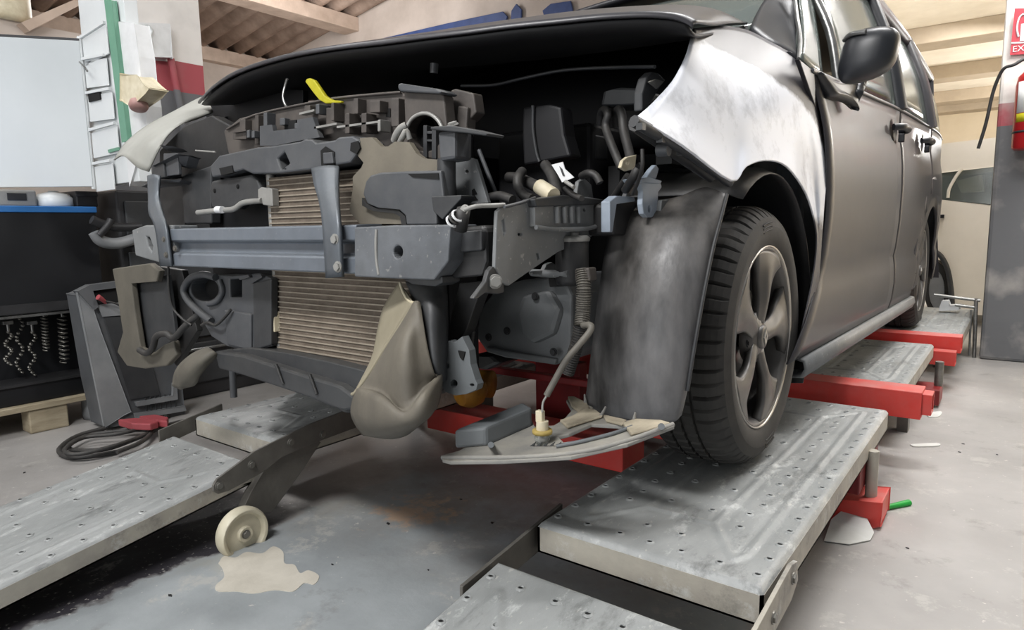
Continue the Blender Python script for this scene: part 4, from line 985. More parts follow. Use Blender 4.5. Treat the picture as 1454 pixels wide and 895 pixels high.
ls = MB().patch([[P(a, b, y=c) for a, b, c in ((212, 250, .95), (220, 248, .945), (229, 250, .95))], [P(a, b, y=c) for a, b, c in ((213, 280, .94), (221, 279, .935), (227, 282, .94))], [P(a, b, y=c) for a, b, c in ((214, 304, .92), (224, 303, .912), (233, 304, .915))], [P(a, b, y=c) for a, b, c in ((223, 325, .897), (232, 324, .892), (239, 325, .895))], [P(a, b, y=c) for a, b, c in ((230, 378, .897), (238, 378, .892), (246, 378, .895))]], 5, 3).build('strap', 'strap', car, solid=.006)
for q in ((233, 340), (236, 362), (249, 353)): MB().bolt(P(*q, y=.886), (0, -1, 0), .008).build('bolt', 'bolt', ls)
rs = MB().patch([[P(a, b, y=c) for a, b, c in ((446, 241, .965), (464, 238, .955), (483, 239, .96))], [P(a, b, y=c) for a, b, c in ((450, 264, .94), (466, 264, .93), (482, 264, .935))], [P(a, b, y=c) for a, b, c in ((458, 292, .91), (470, 292, .903), (483, 292, .906))], [P(a, b, y=c) for a, b, c in ((463, 330, .888), (475, 330, .884), (486, 330, .887))], [P(a, b, y=c) for a, b, c in ((467, 395, .888), (478, 394, .884), (489, 393, .887))]], 5, 3).build('strap', 'strap', car, solid=.008)
for q in ((476, 340), (480, 379)): MB().bolt(P(*q, y=.878), (0, -1, 0), .0115).build('bolt', 'alu', rs)
# condenser
yc = 1.0; xl = P(388, 400, y=yc).x; xr = -.985
zT = P(420, 249, y=yc).z; zB = P(420, 508, y=yc).z
cd = MB().box((xl, yc+.002, zB), (xr, yc+.03, zT)).build('condenser', 'fin', car)
mb = MB(); nt_ = 34
for i in range(nt_):
    z = zB + (zT-zB)*(i+.5)/nt_; mb.box((xl, yc-.0015, z-.0016), (xr, yc+.012, z+.0016))
stuff(mb.build('cooling_tube', 'tube', cd))
MB().tube([(xl, yc+.012, zB-.01), (xl, yc+.012, zT+.01)], .012, 12, 1).build('header_tank', 'alu', cd)
pl('bracket', [(366, 269), (371, 266), (386, 268), (387, 293), (373, 291), (371, 284), (366, 281)], 'alu', .98, .02, cd)
pl('bracket', [(378, 446), (388, 444), (390, 472), (379, 470)], 'cream', .985, .02, cd)
MB().tube(PV([(281, 302, .97), (310, 299, .97), (332, 297, .97), (346, 288, .975), (372, 285, .98)]), .0075, 10, 4).build('coolant_pipe', 'alu', cd)
MB().tube(PV([(308, 298, .962), (316, 298, .962)]), .0095, 10, 1).build('pipe_clip', 'white', cd)
# upper air guides
pA = pl('air_guide', [(298, 236), (311, 221), (366, 209), (389, 207), (425, 201), (433, 197), (443, 198), (448, 203), (475, 199), (480, 195), (500, 193), (511, 200), (506, 219), (497, 231), (470, 236), (448, 240), (400, 246), (358, 247), (345, 241), (312, 250), (301, 252)], 'greyp', .965, .07, holes=[[(394, 226), (404, 216), (411, 232), (407, 246), (399, 240)]], bevel=.004)
pl('recess', [(311, 239), (329, 235), (331, 245), (314, 249)], 'hole', .962, .01, pA, bevel=0); pl('recess', [(392, 212), (412, 212), (414, 245), (394, 245)], 'hole', 1.0, .02, pA, bevel=0)
pl('clip', [(458, 217), (471, 216), (473, 232), (459, 233)], 'greyp', .957, .02, pA, bevel=.002); pl('slot', [(455, 214), (462, 208), (475, 216), (475, 235), (456, 235)], 'hole', .963, .004, pA, bevel=0)
pl('slot', [(498, 203), (508, 200), (511, 210), (506, 219), (497, 214)], 'hole', .963, .004, pA, bevel=0)
pB = pl('air_guide', [(300, 257), (356, 248), (366, 256), (371, 272), (369, 282), (346, 284), (331, 297), (300, 294), (297, 271)], 'dgreyp', .985, .04, bevel=.006)
for q in ((305, 271), (338, 265)): MB().bolt(P(*q, y=.985), (0, -1, 0), .006).build('bolt', 'hole', pB)
pl('air_guide', [(256, 250), (300, 235), (300, 318), (262, 318)], 'dgreyp', 1.02, .03, bevel=.004)
# slam panel with its ribs
sp0 = pl('slam_panel', [(318, 186), (340, 168), (360, 163), (397, 154), (446, 145), (490, 138), (570, 131), (580, 140), (580, 210), (440, 212), (326, 226)], 'brownp', 1.035, .05, bevel=.003)
pl('support', [(369, 179), (386, 177), (388, 186), (422, 182), (422, 170), (444, 166), (448, 179), (454, 195), (429, 199), (391, 207), (369, 207)], 'greyp', 1.0, .012, sp0)
for a, b, c, d, yy, m in ((362, 164, 367, 205, 1.015, 'brownp'), (374, 160, 379, 180, 1.01, 'greyp'), (397, 168, 404, 178, 1.02, 'greyp'), (418, 175, 422, 184, 1.0, 'greyp'), (463, 153, 476, 178, 1.015, 'brownp'), (490, 161, 496, 190, 1.0, 'brownp'), (513, 161, 520, 189, 1.0, 'brownp'), (525, 143, 539, 160, 1.01, 'brownp'), (536, 170, 540, 187, .998, 'alu'), (330, 188, 349, 198, 1.01, 'brownp'), (350, 185, 354, 196, 1.0, 'greyp'), (357, 186, 361, 196, 1.0, 'greyp'), (340, 170, 348, 186, 1.015, 'brownp'), (502, 140, 508, 162, 1.01, 'brownp'), (448, 148, 453, 162, 1.0, 'greyp'), (556, 140, 566, 180, 1.015, 'brownp'), (470, 146, 474, 172, 1.005, 'brownp'), (432, 150, 440, 160, 1.01, 'brownp')):
    pl('rib', [(a, b), (c, b-.6), (c, d-.6), (a, d)], m, yy, .03, sp0, bevel=.0015)
for a, b, h in (((478, 179), (540, 171), 3), ((425, 160), (446, 155), 3), ((330, 187), (349, 184), 2), ((446, 180), (478, 174), 3)):
    pl('rib', [a, b, (b[0], b[1]+h), (a[0], a[1]+h)], 'alu' if h == 3 else 'brownp', 1.0, .02, sp0, bevel=0)
pl('slot', [(548, 154), (554, 154), (554, 166), (548, 166)], 'hole', 1.033, .004, sp0, bevel=0)
pl('slot', [(404, 172), (420, 170), (420, 182), (404, 184)], 'hole', 1.031, .006, sp0, bevel=0)
MB().tube(PV([(322, 184, 1.03), (360, 164, 1.03), (446, 145, 1.03), (490, 138, 1.03), (569, 131, 1.03)]), .003, 6, 3).build('edge', 'brownp', sp0)
pl('dipstick', [(433, 116), (435, 112), (440, 111), (446, 114), (453, 124), (461, 136), (472, 142), (484, 143), (484, 146), (462, 147), (453, 142), (444, 131)], 'yellow', 1.02, .01, bevel=.003)
# intake with arched opening
ip = pl('intake_plate', [(573, 124), (622, 129), (630, 136), (634, 178), (634, 228), (580, 222), (575, 178)], 'greyp', 1.01, .03, holes=[ell(603, 188, 25, 27, 24)], bevel=.003)
ip.data.materials[0] = M['brownp']
pl('lip', [(565, 119), (568, 118), (621, 126), (627, 130), (624, 133), (569, 130), (565, 127)], 'greyp', .995, .05, ip, bevel=.004)
MB().tube([P(a, b, y=1.005) for a, b in [(576, 196), (577, 184), (584, 170), (596, 162), (610, 162), (622, 171), (628, 182)]], .004, 8, 4).build('ring', 'alu', ip)
MB().lathe([(.032, 0), (.034, .12), (0, .12)], P(603, 188, y=1.04), (0, 1, 0), 24).build('tube', 'blackp', ip)
for a, b, c, d in ((601, 178, 606, 224), (613, 180, 619, 226), (606, 198, 613, 201), (606, 186, 613, 190)): pl('rib', [(a, b), (c, b), (c, d), (a, d)], 'dgreyp', 1.005, .02, ip, bevel=.001)
MB().tube(PV([(560, 200, .985), (564, 190, .98), (570, 182, .98), (577, 178, .985)]), .008, 8, 4).build('drain_tube', 'tray', car)
MB().tube(PV([(568, 202, .98), (572, 194, .975), (577, 186, .98), (582, 198, .985)]), .006, 8, 4).build('drain_tube', 'tray', car)
# tan shield and dark moulded shield
sh = pl('shield', [(511, 196), (528, 195), (541, 208), (551, 208), (561, 201), (581, 202), (591, 218), (601, 225), (625, 227), (628, 262), (628, 318), (511, 318), (496, 300), (501, 268), (501, 251), (513, 238), (516, 231), (508, 221), (511, 208)], 'tan', .968, .012, bevel=.003)
sc2 = pl('shield_moulding', [(519, 258), (526, 249), (540, 245), (580, 243), (626, 242), (630, 280), (619, 283), (620, 319), (577, 319), (575, 306), (566, 298), (535, 295), (521, 289), (515, 276)], 'greyp', .95, .03, sh, bevel=.008)
pl('slot', [(579, 247), (622, 246), (623, 255), (586, 252)], 'hole', .948, .004, sc2, bevel=0)
pl('shield_edge', [(514, 281), (521, 290), (535, 296), (566, 299), (575, 307), (577, 319), (570, 319), (568, 308), (560, 303), (530, 300), (514, 292)], 'blackp', .955, .01, sh, bevel=0)
# post beside the shield
ps = pl('post', [(621, 187), (646, 184), (646, 226), (624, 229)], 'greyp', .95, .05, bevel=.006)
MB().tube([P(634, 226, y=.975), P(634, 282, y=.975)], .018, 14, 1).build('post_tube', 'dgreyp', ps)
pl('post_arm', [(611, 180), (640, 178), (664, 182), (692, 189), (690, 193), (662, 189), (640, 187), (611, 184)], 'dgreyp', .94, .05, ps)
MB().bolt(P(643, 178, y=.96), (0, -.4, 1), .011).build('bolt', 'alu', ps)
pl('post_foot', [(612, 279), (655, 277), (654, 283), (640, 298), (628, 312), (615, 300)], 'dgreyp', .945, .04, ps)
gp = pl('grey_plate', [(645, 186), (650, 198), (660, 222), (674, 226), (684, 258), (693, 288), (649, 291), (646, 240)], 'tray', 1.03, .01, holes=[ell(663, 244, 2.3, 2.6, 10)], bevel=.002)
gp.data.materials[0] = M['rail']
pl('stencil', [(670, 270), (673, 268), (677, 276), (673, 277), (678, 284), (671, 285)], 'hole', 1.028, .002, gp, bevel=0)
pl('upper_bracket', [(640, 128), (646, 126), (672, 132), (676, 160), (665, 172), (652, 170), (650, 184), (638, 176)], 'brownp', 1.06, .03, bevel=.003)
pl('upper_bracket', [(650, 150), (664, 152), (662, 182), (672, 190), (652, 188), (648, 170)], 'brownp', 1.05, .03, bevel=.003)
MB().tube(PV([(680, 213, 1.08), (692, 244, 1.08), (706, 280, 1.08)]), .0045, 8, 2).build('prop_rod', 'greyp', car)
# ---- left headlight recess, brackets, far fender
pl('headlight_recess', [(226, 214), (260, 180), (300, 164), (330, 180), (322, 230), (304, 250), (262, 252), (262, 322), (226, 322)], 'blackp', 1.05, .04, bevel=.004)
pl('inner_panel', [(292, 160), (318, 122), (430, 128), (430, 175), (332, 200), (296, 200)], 'hoodin', 1.26, .02)
lb = pl('headlight_bracket', [(232, 218), (252, 217), (254, 248), (232, 251)], 'greyp', .975, .01)
for q in ([(216, 236), (250, 219), (272, 221), (240, 233)], [(200, 265), (222, 256), (258, 255), (254, 259), (226, 261)], [(226, 206), (246, 208), (252, 212), (236, 213)], [(254, 222), (268, 222), (264, 236), (254, 236)]):
    o = MB().prism([P(a, b, y=.96 + .03*(i > 1)) for i, (a, b) in enumerate(q)], (0, .03, -.006)).build('shelf', 'greyp', lb, bevel=.001); fix(o)
pl('side_bracket', [(216, 236), (232, 232), (234, 252), (224, 254), (216, 252)], 'dgreyp', .968, .05)
MB().tube(PV([(278, 214, 1.0), (306, 216, 1.0)]), .0025, 6, 1).build('prop_rod', 'alu', car)
flx = [[(163, 228, .97), (180, 203, 1.0), (210, 179, 1.06), (246, 160, 1.13), (272, 146, 1.2), (286, 139, 1.24)],
       [(176, 222, .955), (194, 205, .985), (222, 182, 1.04), (254, 163, 1.11), (280, 152, 1.18), (296, 148, 1.22)],
       [(196, 238, .955), (212, 206, .975), (234, 188, 1.02), (262, 171, 1.08), (286, 163, 1.14), (302, 157, 1.19)],
       [(212, 244, .97), (226, 214, .985), (240, 192, 1.02), (260, 176, 1.07), (282, 167, 1.13), (300, 160, 1.18)]]
lf = MB().patch([[P(a, b, y=c) for a, b, c in r] for r in flx], 4, 4).build('fender', 'primer_l', car, solid=.004)
lo_ = 0 and [[P(a, b, y=c) for a, b, c in flx[0]], [P(a, b, y=c)+Vector((-.05, .06, -.12)) for a, b, c in flx[0]], [P(a, b, y=c)+Vector((-.07, .12, -.3 if i > 2 else -.2)) for i, (a, b, c) in enumerate(flx[0])]]
# ---- left lower corner
ll = pl('liner_frame', [(159, 382), (190, 377), (212, 374), (226, 385), (222, 400), (186, 403), (192, 450), (199, 494), (215, 503), (232, 490), (246, 484), (250, 505), (236, 520), (205, 524), (180, 520), (166, 500), (174, 472), (166, 420)], 'tan', 1.0, .02, bevel=.004)
ll.data.materials[0] = M['ltan']
pl('liner_panel', [(180, 398), (238, 390), (250, 480), (216, 505), (196, 498)], 'dgreyp', 1.03, .012, ll)
pl('liner_panel', [(222, 378), (258, 384), (280, 470), (250, 520), (236, 500)], 'blackp', 1.06, .02, ll)
MB().tube(PV([(198, 497, .985), (208, 502, .98), (217, 494, .975), (222, 478, .97), (236, 474, .97), (247, 480, .975), (262, 464, .98), (288, 442, 1.0)]), .010, 10, 5).build('hose', 'hose', car)
MB().tube(PV([(239, 378, .94), (240, 410, .95), (245, 436, .96), (258, 452, .97), (272, 462, .98)]), .0035, 8, 5).build('cable', 'hose', car)
fg = pl('fog_lamp_housing', [(258, 404), (275, 393), (310, 391), (330, 392), (368, 388), (386, 396), (386, 492), (356, 500), (322, 492), (300, 478), (285, 452), (262, 426)], 'greyp', .985, .06, holes=[ell(290, 411, 20, 17, 20, .1), [(326, 397), (343, 396), (343, 422), (327, 422)]], bevel=.004)
pl('backing', [(266, 392), (346, 392), (346, 430), (266, 432)], 'hole', 1.03, .01, fg, bevel=0)
MB().tube([P(a, b, y=.975) for a, b in [(306, 394), (288, 390), (270, 396), (261, 412), (268, 428), (284, 444), (300, 456)]], .010, 10, 4).build('collar', 'greyp', fg)
MB().tube([P(a, b, y=.98) for a, b in [(312, 398), (316, 414), (308, 428), (296, 432)]], .008, 8, 4).build('collar', 'greyp', fg)
for q in ([(354, 398), (370, 390), (372, 394), (357, 403)], [(338, 393), (352, 390), (354, 394), (340, 398)]): pl('rib', q, 'greyp', .975, .03, fg, bevel=.001)
pl('face', [(318, 440), (356, 446), (356, 498), (322, 490)], 'greyp', .978, .02, fg, bevel=.004); pl('side_face', [(359, 402), (385, 396), (385, 490), (360, 498)], 'dgreyp', .978, .02, fg, bevel=.003)
MB().tube(PV([(286, 462, .97), (296, 458, .965), (306, 462, .965), (318, 452, .965), (328, 440, .97)]), .004, 8, 4).build('wire', 'hose', fg)
lt = MB().patch([[P(a, b, y=c) for a, b, c in r] for r in ([(246, 548, .95), (249, 530, .93), (258, 516, .92), (276, 502, .93), (296, 494, .95)], [(256, 552, .93), (262, 536, .91), (272, 524, .905), (288, 510, .915), (304, 499, .94)], [(260, 550, .95), (278, 546, .93), (284, 534, .925), (294, 520, .93), (310, 503, .95)])], 4, 4).build('undertray_flap', 'ltan', car, solid=.004)
cm = pl('lower_crossmember', [(304, 499), (345, 505), (397, 522), (428, 532), (481, 548), (506, 566), (508, 580), (490, 584), (466, 577), (435, 564), (382, 546), (340, 532), (310, 524)], 'dgreyp', .945, .06, bevel=.006)
for a in (392, 440): MB().tube([P(a, a*.3+400, y=.942), P(a+10, a*.3+428, y=.942)], .004, 6, 1).build('rib', 'blackp', cm)
pl('radiator_support', [(330, 496), (356, 494), (400, 500), (460, 512), (524, 528), (545, 536), (540, 548), (500, 556), (420, 534), (360, 518), (330, 508)], 'dgreyp', .97, .05, bevel=.005)
MB().tube([P(466, 556, y=1.0), P(466, 524, y=1.0)], .022, 14, 1).build('rubber_mount', 'dgreyp', car)
MB().tube([P(496, 580, y=.99), P(500, 552, y=.99)], .024, 14, 1).build('rubber_mount', 'dgreyp', car)
MB().tube([P(332, 564, y=1.2), P(330, 524, y=1.2)], .012, 10, 1).build('drop_link', 'greyp', car)
# hanging air duct
d1_ = MB().patch([[P(a, b, y=c) for a, b, c in r] for r in (
    [(589, 431, .93), (590, 429, .925), (592, 428, .925), (593, 429, .927), (595, 431, .93)],
    [(572, 457, .925), (579, 456, .915), (586, 454, .91), (594, 456, .91), (601, 460, .915)],
    [(550, 491, .92), (562, 490, .905), (575, 487, .875), (592, 490, .895), (609, 503, .91)],
    [(528, 527, .92), (550, 526, .902), (572, 522, .862), (596, 522, .89), (617, 530, .915)],
    [(512, 548, .92), (542, 558, .90), (574, 580, .864), (600, 556, .892), (624, 530, .935)],
    [(506, 556, .92), (541, 567, .855), (575, 589, .845), (602, 564, .858), (626, 537, .935)],
    [(500, 584, .93), (535, 596, .855), (575, 602, .845), (606, 590, .868), (621, 572, .95)],
    [(506, 602, .935), (538, 612, .875), (568, 614, .875), (592, 604, .90), (606, 592, .945)],
    [(517, 617, .945), (538, 620, .92), (558, 621, .915), (575, 617, .925), (588, 608, .94)])], 4, 5).build('air_duct', 'duct', car, solid=.004)
MB().patch([[P(a, b, y=c) for a, b, c in r] for r in ([(568, 402, .965), (577, 414, .95), (589, 431, .928)], [(548, 434, .97), (562, 446, .945), (572, 457, .923)], [(539, 464, .97), (548, 478, .94), (550, 490, .918)], [(530, 508, .965), (530, 516, .94), (528, 526, .918)], [(512, 545, .95), (508, 552, .93), (504, 558, .918)])], 4, 4).build('duct_inside', 'ductin', d1_, solid=.004)
MB().tube(PV([(568, 402, .963), (572, 414, .945), (579, 426, .935), (589, 431, .925)]), .003, 8, 4).build('duct_lip', 'cream', d1_)
MB().tube(PV([(589, 431, .927), (572, 458, .922), (550, 490, .917), (528, 526, .917), (506, 556, .917), (500, 560, .92)]), .004, 8, 4).build('duct_edge', 'ductin', d1_)
MB().patch([[P(a, b, y=c) for a, b, c in r] for r in ([(577, 402, .965), (600, 398, .98), (634, 396, 1.0)], [(590, 430, .95), (612, 430, .94), (634, 430, .985)], [(602, 470, .93), (616, 474, .925), (634, 474, .975)], [(612, 512, .92), (620, 516, .92), (632, 512, .965)], [(620, 540, .935), (626, 542, .94), (632, 540, .965)])], 4, 4).build('duct_upper', 'dgreyp', d1_, solid=.004)
# ---- right: rail, brackets, hoses
rx = -.72
def px(name, pts, m, x=rx, th=.012, par=car, **k): o = plate(name, pts, m, par, x=x, th=th, **k); fix(o); return o
rl = px('frame_rail', [(706, 300), (714, 293), (759, 282), (762, 292), (862, 284), (871, 293), (870, 331), (845, 332), (836, 340), (793, 358), (756, 383), (723, 406), (715, 403), (703, 381)], 'rail', rx, .008, holes=[ell(739, 333, 3.5, 2.2, 10), [(712, 314), (716, 311), (718, 330), (715, 335)], [(762, 360), (765, 360), (767, 368), (764, 369)], [(845, 297), (851, 296), (850, 307), (846, 306)]], bevel=.004)
px('rail_backing', [(708, 306), (770, 298), (866, 292), (866, 320), (760, 376), (712, 396)], 'hole', rx-.03, .01, rl, bevel=0)
px('rail_step', [(759, 290), (800, 280), (836, 280), (870, 286), (872, 331), (846, 332), (843, 324), (760, 322)], 'rail', rx+.012, .02, rl, holes=[[(845, 297), (851, 296), (850, 307), (846, 306)], ell(830, 298, 2, 2.6, 8)], bevel=.004)
for q in (790, 800, 810, 820): MB().tube([P(q, 294, x=rx+.014), P(q+1, 317, x=rx+.014)], .006, 8, 1).build('flute', 'rail', rl)
MB().tube(PV([(761, 323, rx+.016), (790, 326, rx+.02), (830, 325, rx+.022), (846, 322, rx+.016)], 'x'), .0045, 8, 4).build('flange', 'rail', rl)
px('rail_top', [(759, 283), (800, 277), (824, 280), (862, 284), (860, 290), (762, 294)], 'dgreyp', rx+.018, .03, rl)
px('tongue', [(818, 280), (822, 258), (830, 253), (840, 262), (843, 282)], 'rail', rx-.02, .01, rl)
MB().tube(PV([(660, 298, -.76), (676, 293, -.74), (700, 292, -.725), (716, 291, -.72)], 'x'), .004, 8, 3).build('top_flange', 'alu', rl)
MB().tube(PV([(716, 294, -.715), (740, 288, -.715), (760, 281, -.715)], 'x'), .003, 6, 2).build('top_flange', 'greyp', rl)
px('rail_foot', [(694, 385), (700, 378), (708, 384), (716, 402), (716, 415), (706, 418), (690, 416), (676, 426), (672, 424), (690, 400)], 'dgreyp', rx-.002, .01, rl)
MB().bolt(P(703, 400, x=rx+.002), (.8, -.6, 0), .0125).build('bolt', 'alu', rl)
MB().bolt(P(660, 298, y=.885), (0, -1, .2), .009).build('bolt', 'alu', rl)
MB().lathe([(0, .02), (.012, .02), (.012, -.02), (0, -.02)], P(656, 312, y=.89), (.4, -.2, .9), 12).build('sensor', 'hose', car)
for k in range(3): MB().lathe([(.010, 0), (.013, .003), (.010, .006)], P(641+k*4, 316-k*4, y=.88), (.8, -.2, .5), 12, close=True).build('clip_ring', 'white' if k != 1 else 'hose', car)
px('fuse_box', [(872, 290), (884, 284), (940, 282), (936, 336), (872, 334)], 'blackp', -.66, .1, bevel=.006)
br_ = px('headlamp_bracket', [(866, 286), (876, 278), (901, 280), (903, 286), (876, 290), (870, 330), (866, 330)], 'bracket', -.645, .02)
bk2 = px('lamp_tab', [(908, 256), (912, 254), (938, 258), (940, 266), (935, 273), (934, 300), (931, 306), (926, 309), (919, 309), (914, 304), (912, 290), (913, 272)], 'bracket', -.61, .012, holes=[ell(922.5, 296.5, 2.2, 5.5, 10)])
px('tab_shelf', [(909, 254), (920, 251), (940, 257), (938, 261), (912, 259)], 'bracket', -.605, .04, bk2, bevel=.001); px('tab_arm', [(917, 253), (926, 240), (932, 234), (936, 240), (932, 254)], 'bracket', -.63, .012, bk2)
px('lamp_tab', [(882, 238), (885, 228), (891, 223), (904, 220), (902, 240), (890, 243)], 'cream', -.64, .008, holes=[ell(891, 231, 2.2, 3.8, 10, .25)])
MB().tube(PV([(936, 296, -.62), (960, 292, -.6), (985, 286, -.58)], 'x'), .016, 12, 2).build('headlamp_rail', 'bracket', car)
px('headlamp_rail_face', [(940, 284), (975, 280), (996, 272), (1000, 290), (960, 304), (938, 303)], 'rail', -.60, .03)
MB().tube(PV([(934, 214, 1.2), (950, 213, 1.2)]), .012, 10, 1).build('adjuster', 'greyp', car)
px('arch_bracket', [(904, 236), (912, 230), (918, 262), (912, 276), (888, 280), (896, 258)], 'greyp', -.66, .01)
MB().tube(PV([(898, 276, 1.24), (906, 258, 1.22), (912, 236, 1.2), (912, 212, 1.2)]), .004, 8, 4).build('cable', 'hose', car)
for pts, r in (([(852, 176, 1.35), (854, 160, 1.34), (860, 156, 1.33), (863, 164, 1.32), (860, 180, 1.32), (868, 205, 1.3), (882, 238, 1.28)], .009), ([(874, 180, 1.36), (874, 162, 1.35), (880, 156, 1.34), (884, 170, 1.33), (886, 188, 1.32), (893, 215, 1.3), (896, 232, 1.28)], .010),
    ([(888, 270, 1.25), (900, 250, 1.22), (906, 240, 1.22)], .009), ([(742, 243, 1.12), (736, 252, 1.1), (736, 266, 1.09), (744, 278, 1.08), (756, 283, 1.07)], .010), ([(722, 252, 1.16), (738, 254, 1.15), (760, 264, 1.12), (772, 270, 1.1)], .012),
    ([(774, 234, 1.16), (782, 246, 1.14), (788, 262, 1.12), (790, 276, 1.1)], .011), ([(826, 250, 1.22), (836, 246, 1.2), (846, 250, 1.2), (852, 260, 1.2)], .008), ([(696, 280, 1.05), (710, 278, 1.04), (728, 284, 1.03)], .009), ([(868, 286, 1.3), (880, 268, 1.28), (892, 250, 1.26)], .008), ([(802, 268, 1.13), (812, 276, 1.12), (826, 282, 1.1)], .006)):
    MB().tube(PV(pts), r, 10, 4).build('hose', 'hose', car)
pl('air_box', [(742, 152), (780, 148), (796, 152), (801, 192), (810, 222), (770, 230), (743, 235), (741, 190)], 'hoodin', 1.25, .05, bevel=.006)
MB().tube(PV([(757, 150, 1.245), (757, 185, 1.245), (762, 218, 1.245), (766, 230, 1.245)]), .004, 8, 3).build('air_box_rib', 'dgreyp', car)
pl('relay_box', [(856, 130), (880, 124), (912, 125), (914, 148), (880, 150), (852, 150)], 'dgreyp', 1.4, .1, bevel=.01)
pl('relay_box', [(820, 190), (845, 190), (846, 226), (822, 228)], 'dgreyp', 1.42, .06, bevel=.005)
px('hinge_bracket', [(912, 132), (918, 110), (926, 102), (936, 104), (946, 114), (938, 124), (920, 152), (912, 158)], 'dgreyp', -.62, .02, bevel=.004)
px('hinge_edge', [(922, 116), (932, 112), (944, 116), (934, 126)], 'tray', -.612, .006)
tg = pl('paper_tag', [(783, 234), (799, 230), (802, 240), (815, 252), (798, 259), (792, 248)], 'white', 1.1, .002, bevel=0)
pl('tag_mark', [(794, 236), (798, 240), (802, 250), (799, 250)], 'dgreyp', 1.0985, .001, tg, bevel=0)
MB().tube(PV([(766, 265, 1.09), (786, 278, 1.075)]), .015, 12, 1).build('connector', 'cream', car)
MB().tube(PV([(803, 258, 1.1), (815, 266, 1.09)]), .004, 8, 1).build('wire', 'alu', car)
# canister, corrugated hose, wire to the lamp
cn = MB().lathe([(0, -.075), (.03, -.075), (.034, -.065), (.034, .015), (.030, .02), (.026, .02), (0, .02)], P(812, 352, y=1.16), (0, 0, 1), 24).build('horn', 'blackp', car)
MB().lathe([(.034, 0), (.036, .006), (.03, .012), (0, .012)], P(813, 343, y=1.16), (0, 0, 1), 24).build('horn_cap', 'alu', cn)
MB().tube(PV([(815, 343, 1.16), (816, 330, 1.16)]), .009, 10, 1).build('stud', 'alu', cn)
MB().tube(PV([(755, 387, 1.15), (780, 389, 1.14), (808, 389, 1.13)]), .008, 8, 3).build('bracket_arm', 'rail', cn)
px('bracket_arm', [(776, 376), (784, 372), (800, 384), (810, 384), (810, 392), (756, 390), (756, 386), (772, 384)], 'rail', -.78, .01, cn)
ch_ = MB().tube(PV([(828, 384, 1.13), (829, 410, 1.12), (828, 440, 1.12), (826, 462, 1.11)]), .0135, 14, 3, ribs=24).build('corrugated_hose', 'loom', car)
pl('hose_cuff', [(815, 382), (836, 380), (838, 400), (816, 402)], 'brownp', 1.12, .03, ch_, bevel=.004)
MB().tube(PV([(824, 462, 1.12), (820, 485, 1.12), (814, 505, 1.12), (806, 530, 1.12)]), .0125, 14, 3, ribs=20).build('corrugated_hose', 'hose', car)
MB().tube(PV([(828, 462, 1.09), (838, 462, 1.08), (838, 470, 1.075), (822, 490, 1.06), (804, 512, 1.05), (788, 540, 1.04), (776, 562, 1.03)]), .0065, 10, 5).build('wire_loom', 'loom', car)
MB().tube(PV([(777, 561, 1.03), (771, 572, 1.025), (770, 586, 1.02)]), .0022, 8, 3).build('wire', 'alu', car)
# gearbox and tow bracket
gb = pl('gearbox', [(680, 440), (706, 408), (740, 398), (800, 392), (812, 420), (810, 500), (790, 519), (716, 508), (690, 500), (676, 480)], 'greyp', 1.22, .25, bevel=.02)
gb.data.materials[0] = mat('gearbox_metal', '#5a5e60', '#6b6e71', 5, .6, .1, .2, 25, dust=.3)
pl('boss', [(740, 420), (780, 412), (796, 440), (786, 476), (756, 490), (736, 474), (730, 444)], gb.data.materials[0], 1.205, .03, gb, bevel=.012)
pl('rib', [(690, 492), (716, 498), (790, 510), (788, 518), (716, 508), (690, 500)], gb.data.materials[0], 1.21, .04, gb, bevel=.004)
for q in ((694, 479), (760, 421), (786, 500), (720, 470)): MB().bolt(P(*q, y=1.2), (0, -1, 0), .009).build('bolt', 'darkm', gb)
pl('bracket', [(778, 395), (800, 393), (798, 407), (780, 408)], 'hole', 1.2, .03, gb, bevel=.002)
lk = pl('tow_bracket', [(646, 486), (656, 478), (666, 498), (668, 518), (675, 540), (678, 546), (676, 554), (662, 560), (646, 562), (632, 557), (625, 544), (624, 524), (628, 500), (636, 484)], 'trayb', .975, .02, holes=[ell(644, 545, 5.5, 5.5, 14), ell(670, 547, 3.2, 2.2, 10), ell(635.5, 520, 2, 3.4, 8)], bevel=.005)
pl('backing', [(630, 512), (664, 512), (672, 552), (634, 554)], 'hole', .999, .004, lk, bevel=0)
pl('rib', [(650, 498), (660, 500), (657, 512), (653, 508)], 'hole', .972, .004, lk, bevel=0)
pl('tow_arm', [(652, 402), (690, 398), (676, 430), (662, 470), (656, 480), (646, 488), (636, 486), (640, 450)], 'blackp', 1.02, .03, lk)
MB().tube([P(657, 495, y=.985), P(657, 499, y=.985)], .008, 10, 1).build('bolt_head', 'alu', lk)
MB().tube(PV([(672, 470, 1.05), (668, 500, 1.05), (672, 520, 1.05)]), .005, 8, 3).build('cable', 'hose', car)
pl('subframe', [(664, 505), (700, 506), (712, 516), (690, 526), (668, 522)], 'blackp', 1.3, .1, bevel=.01)
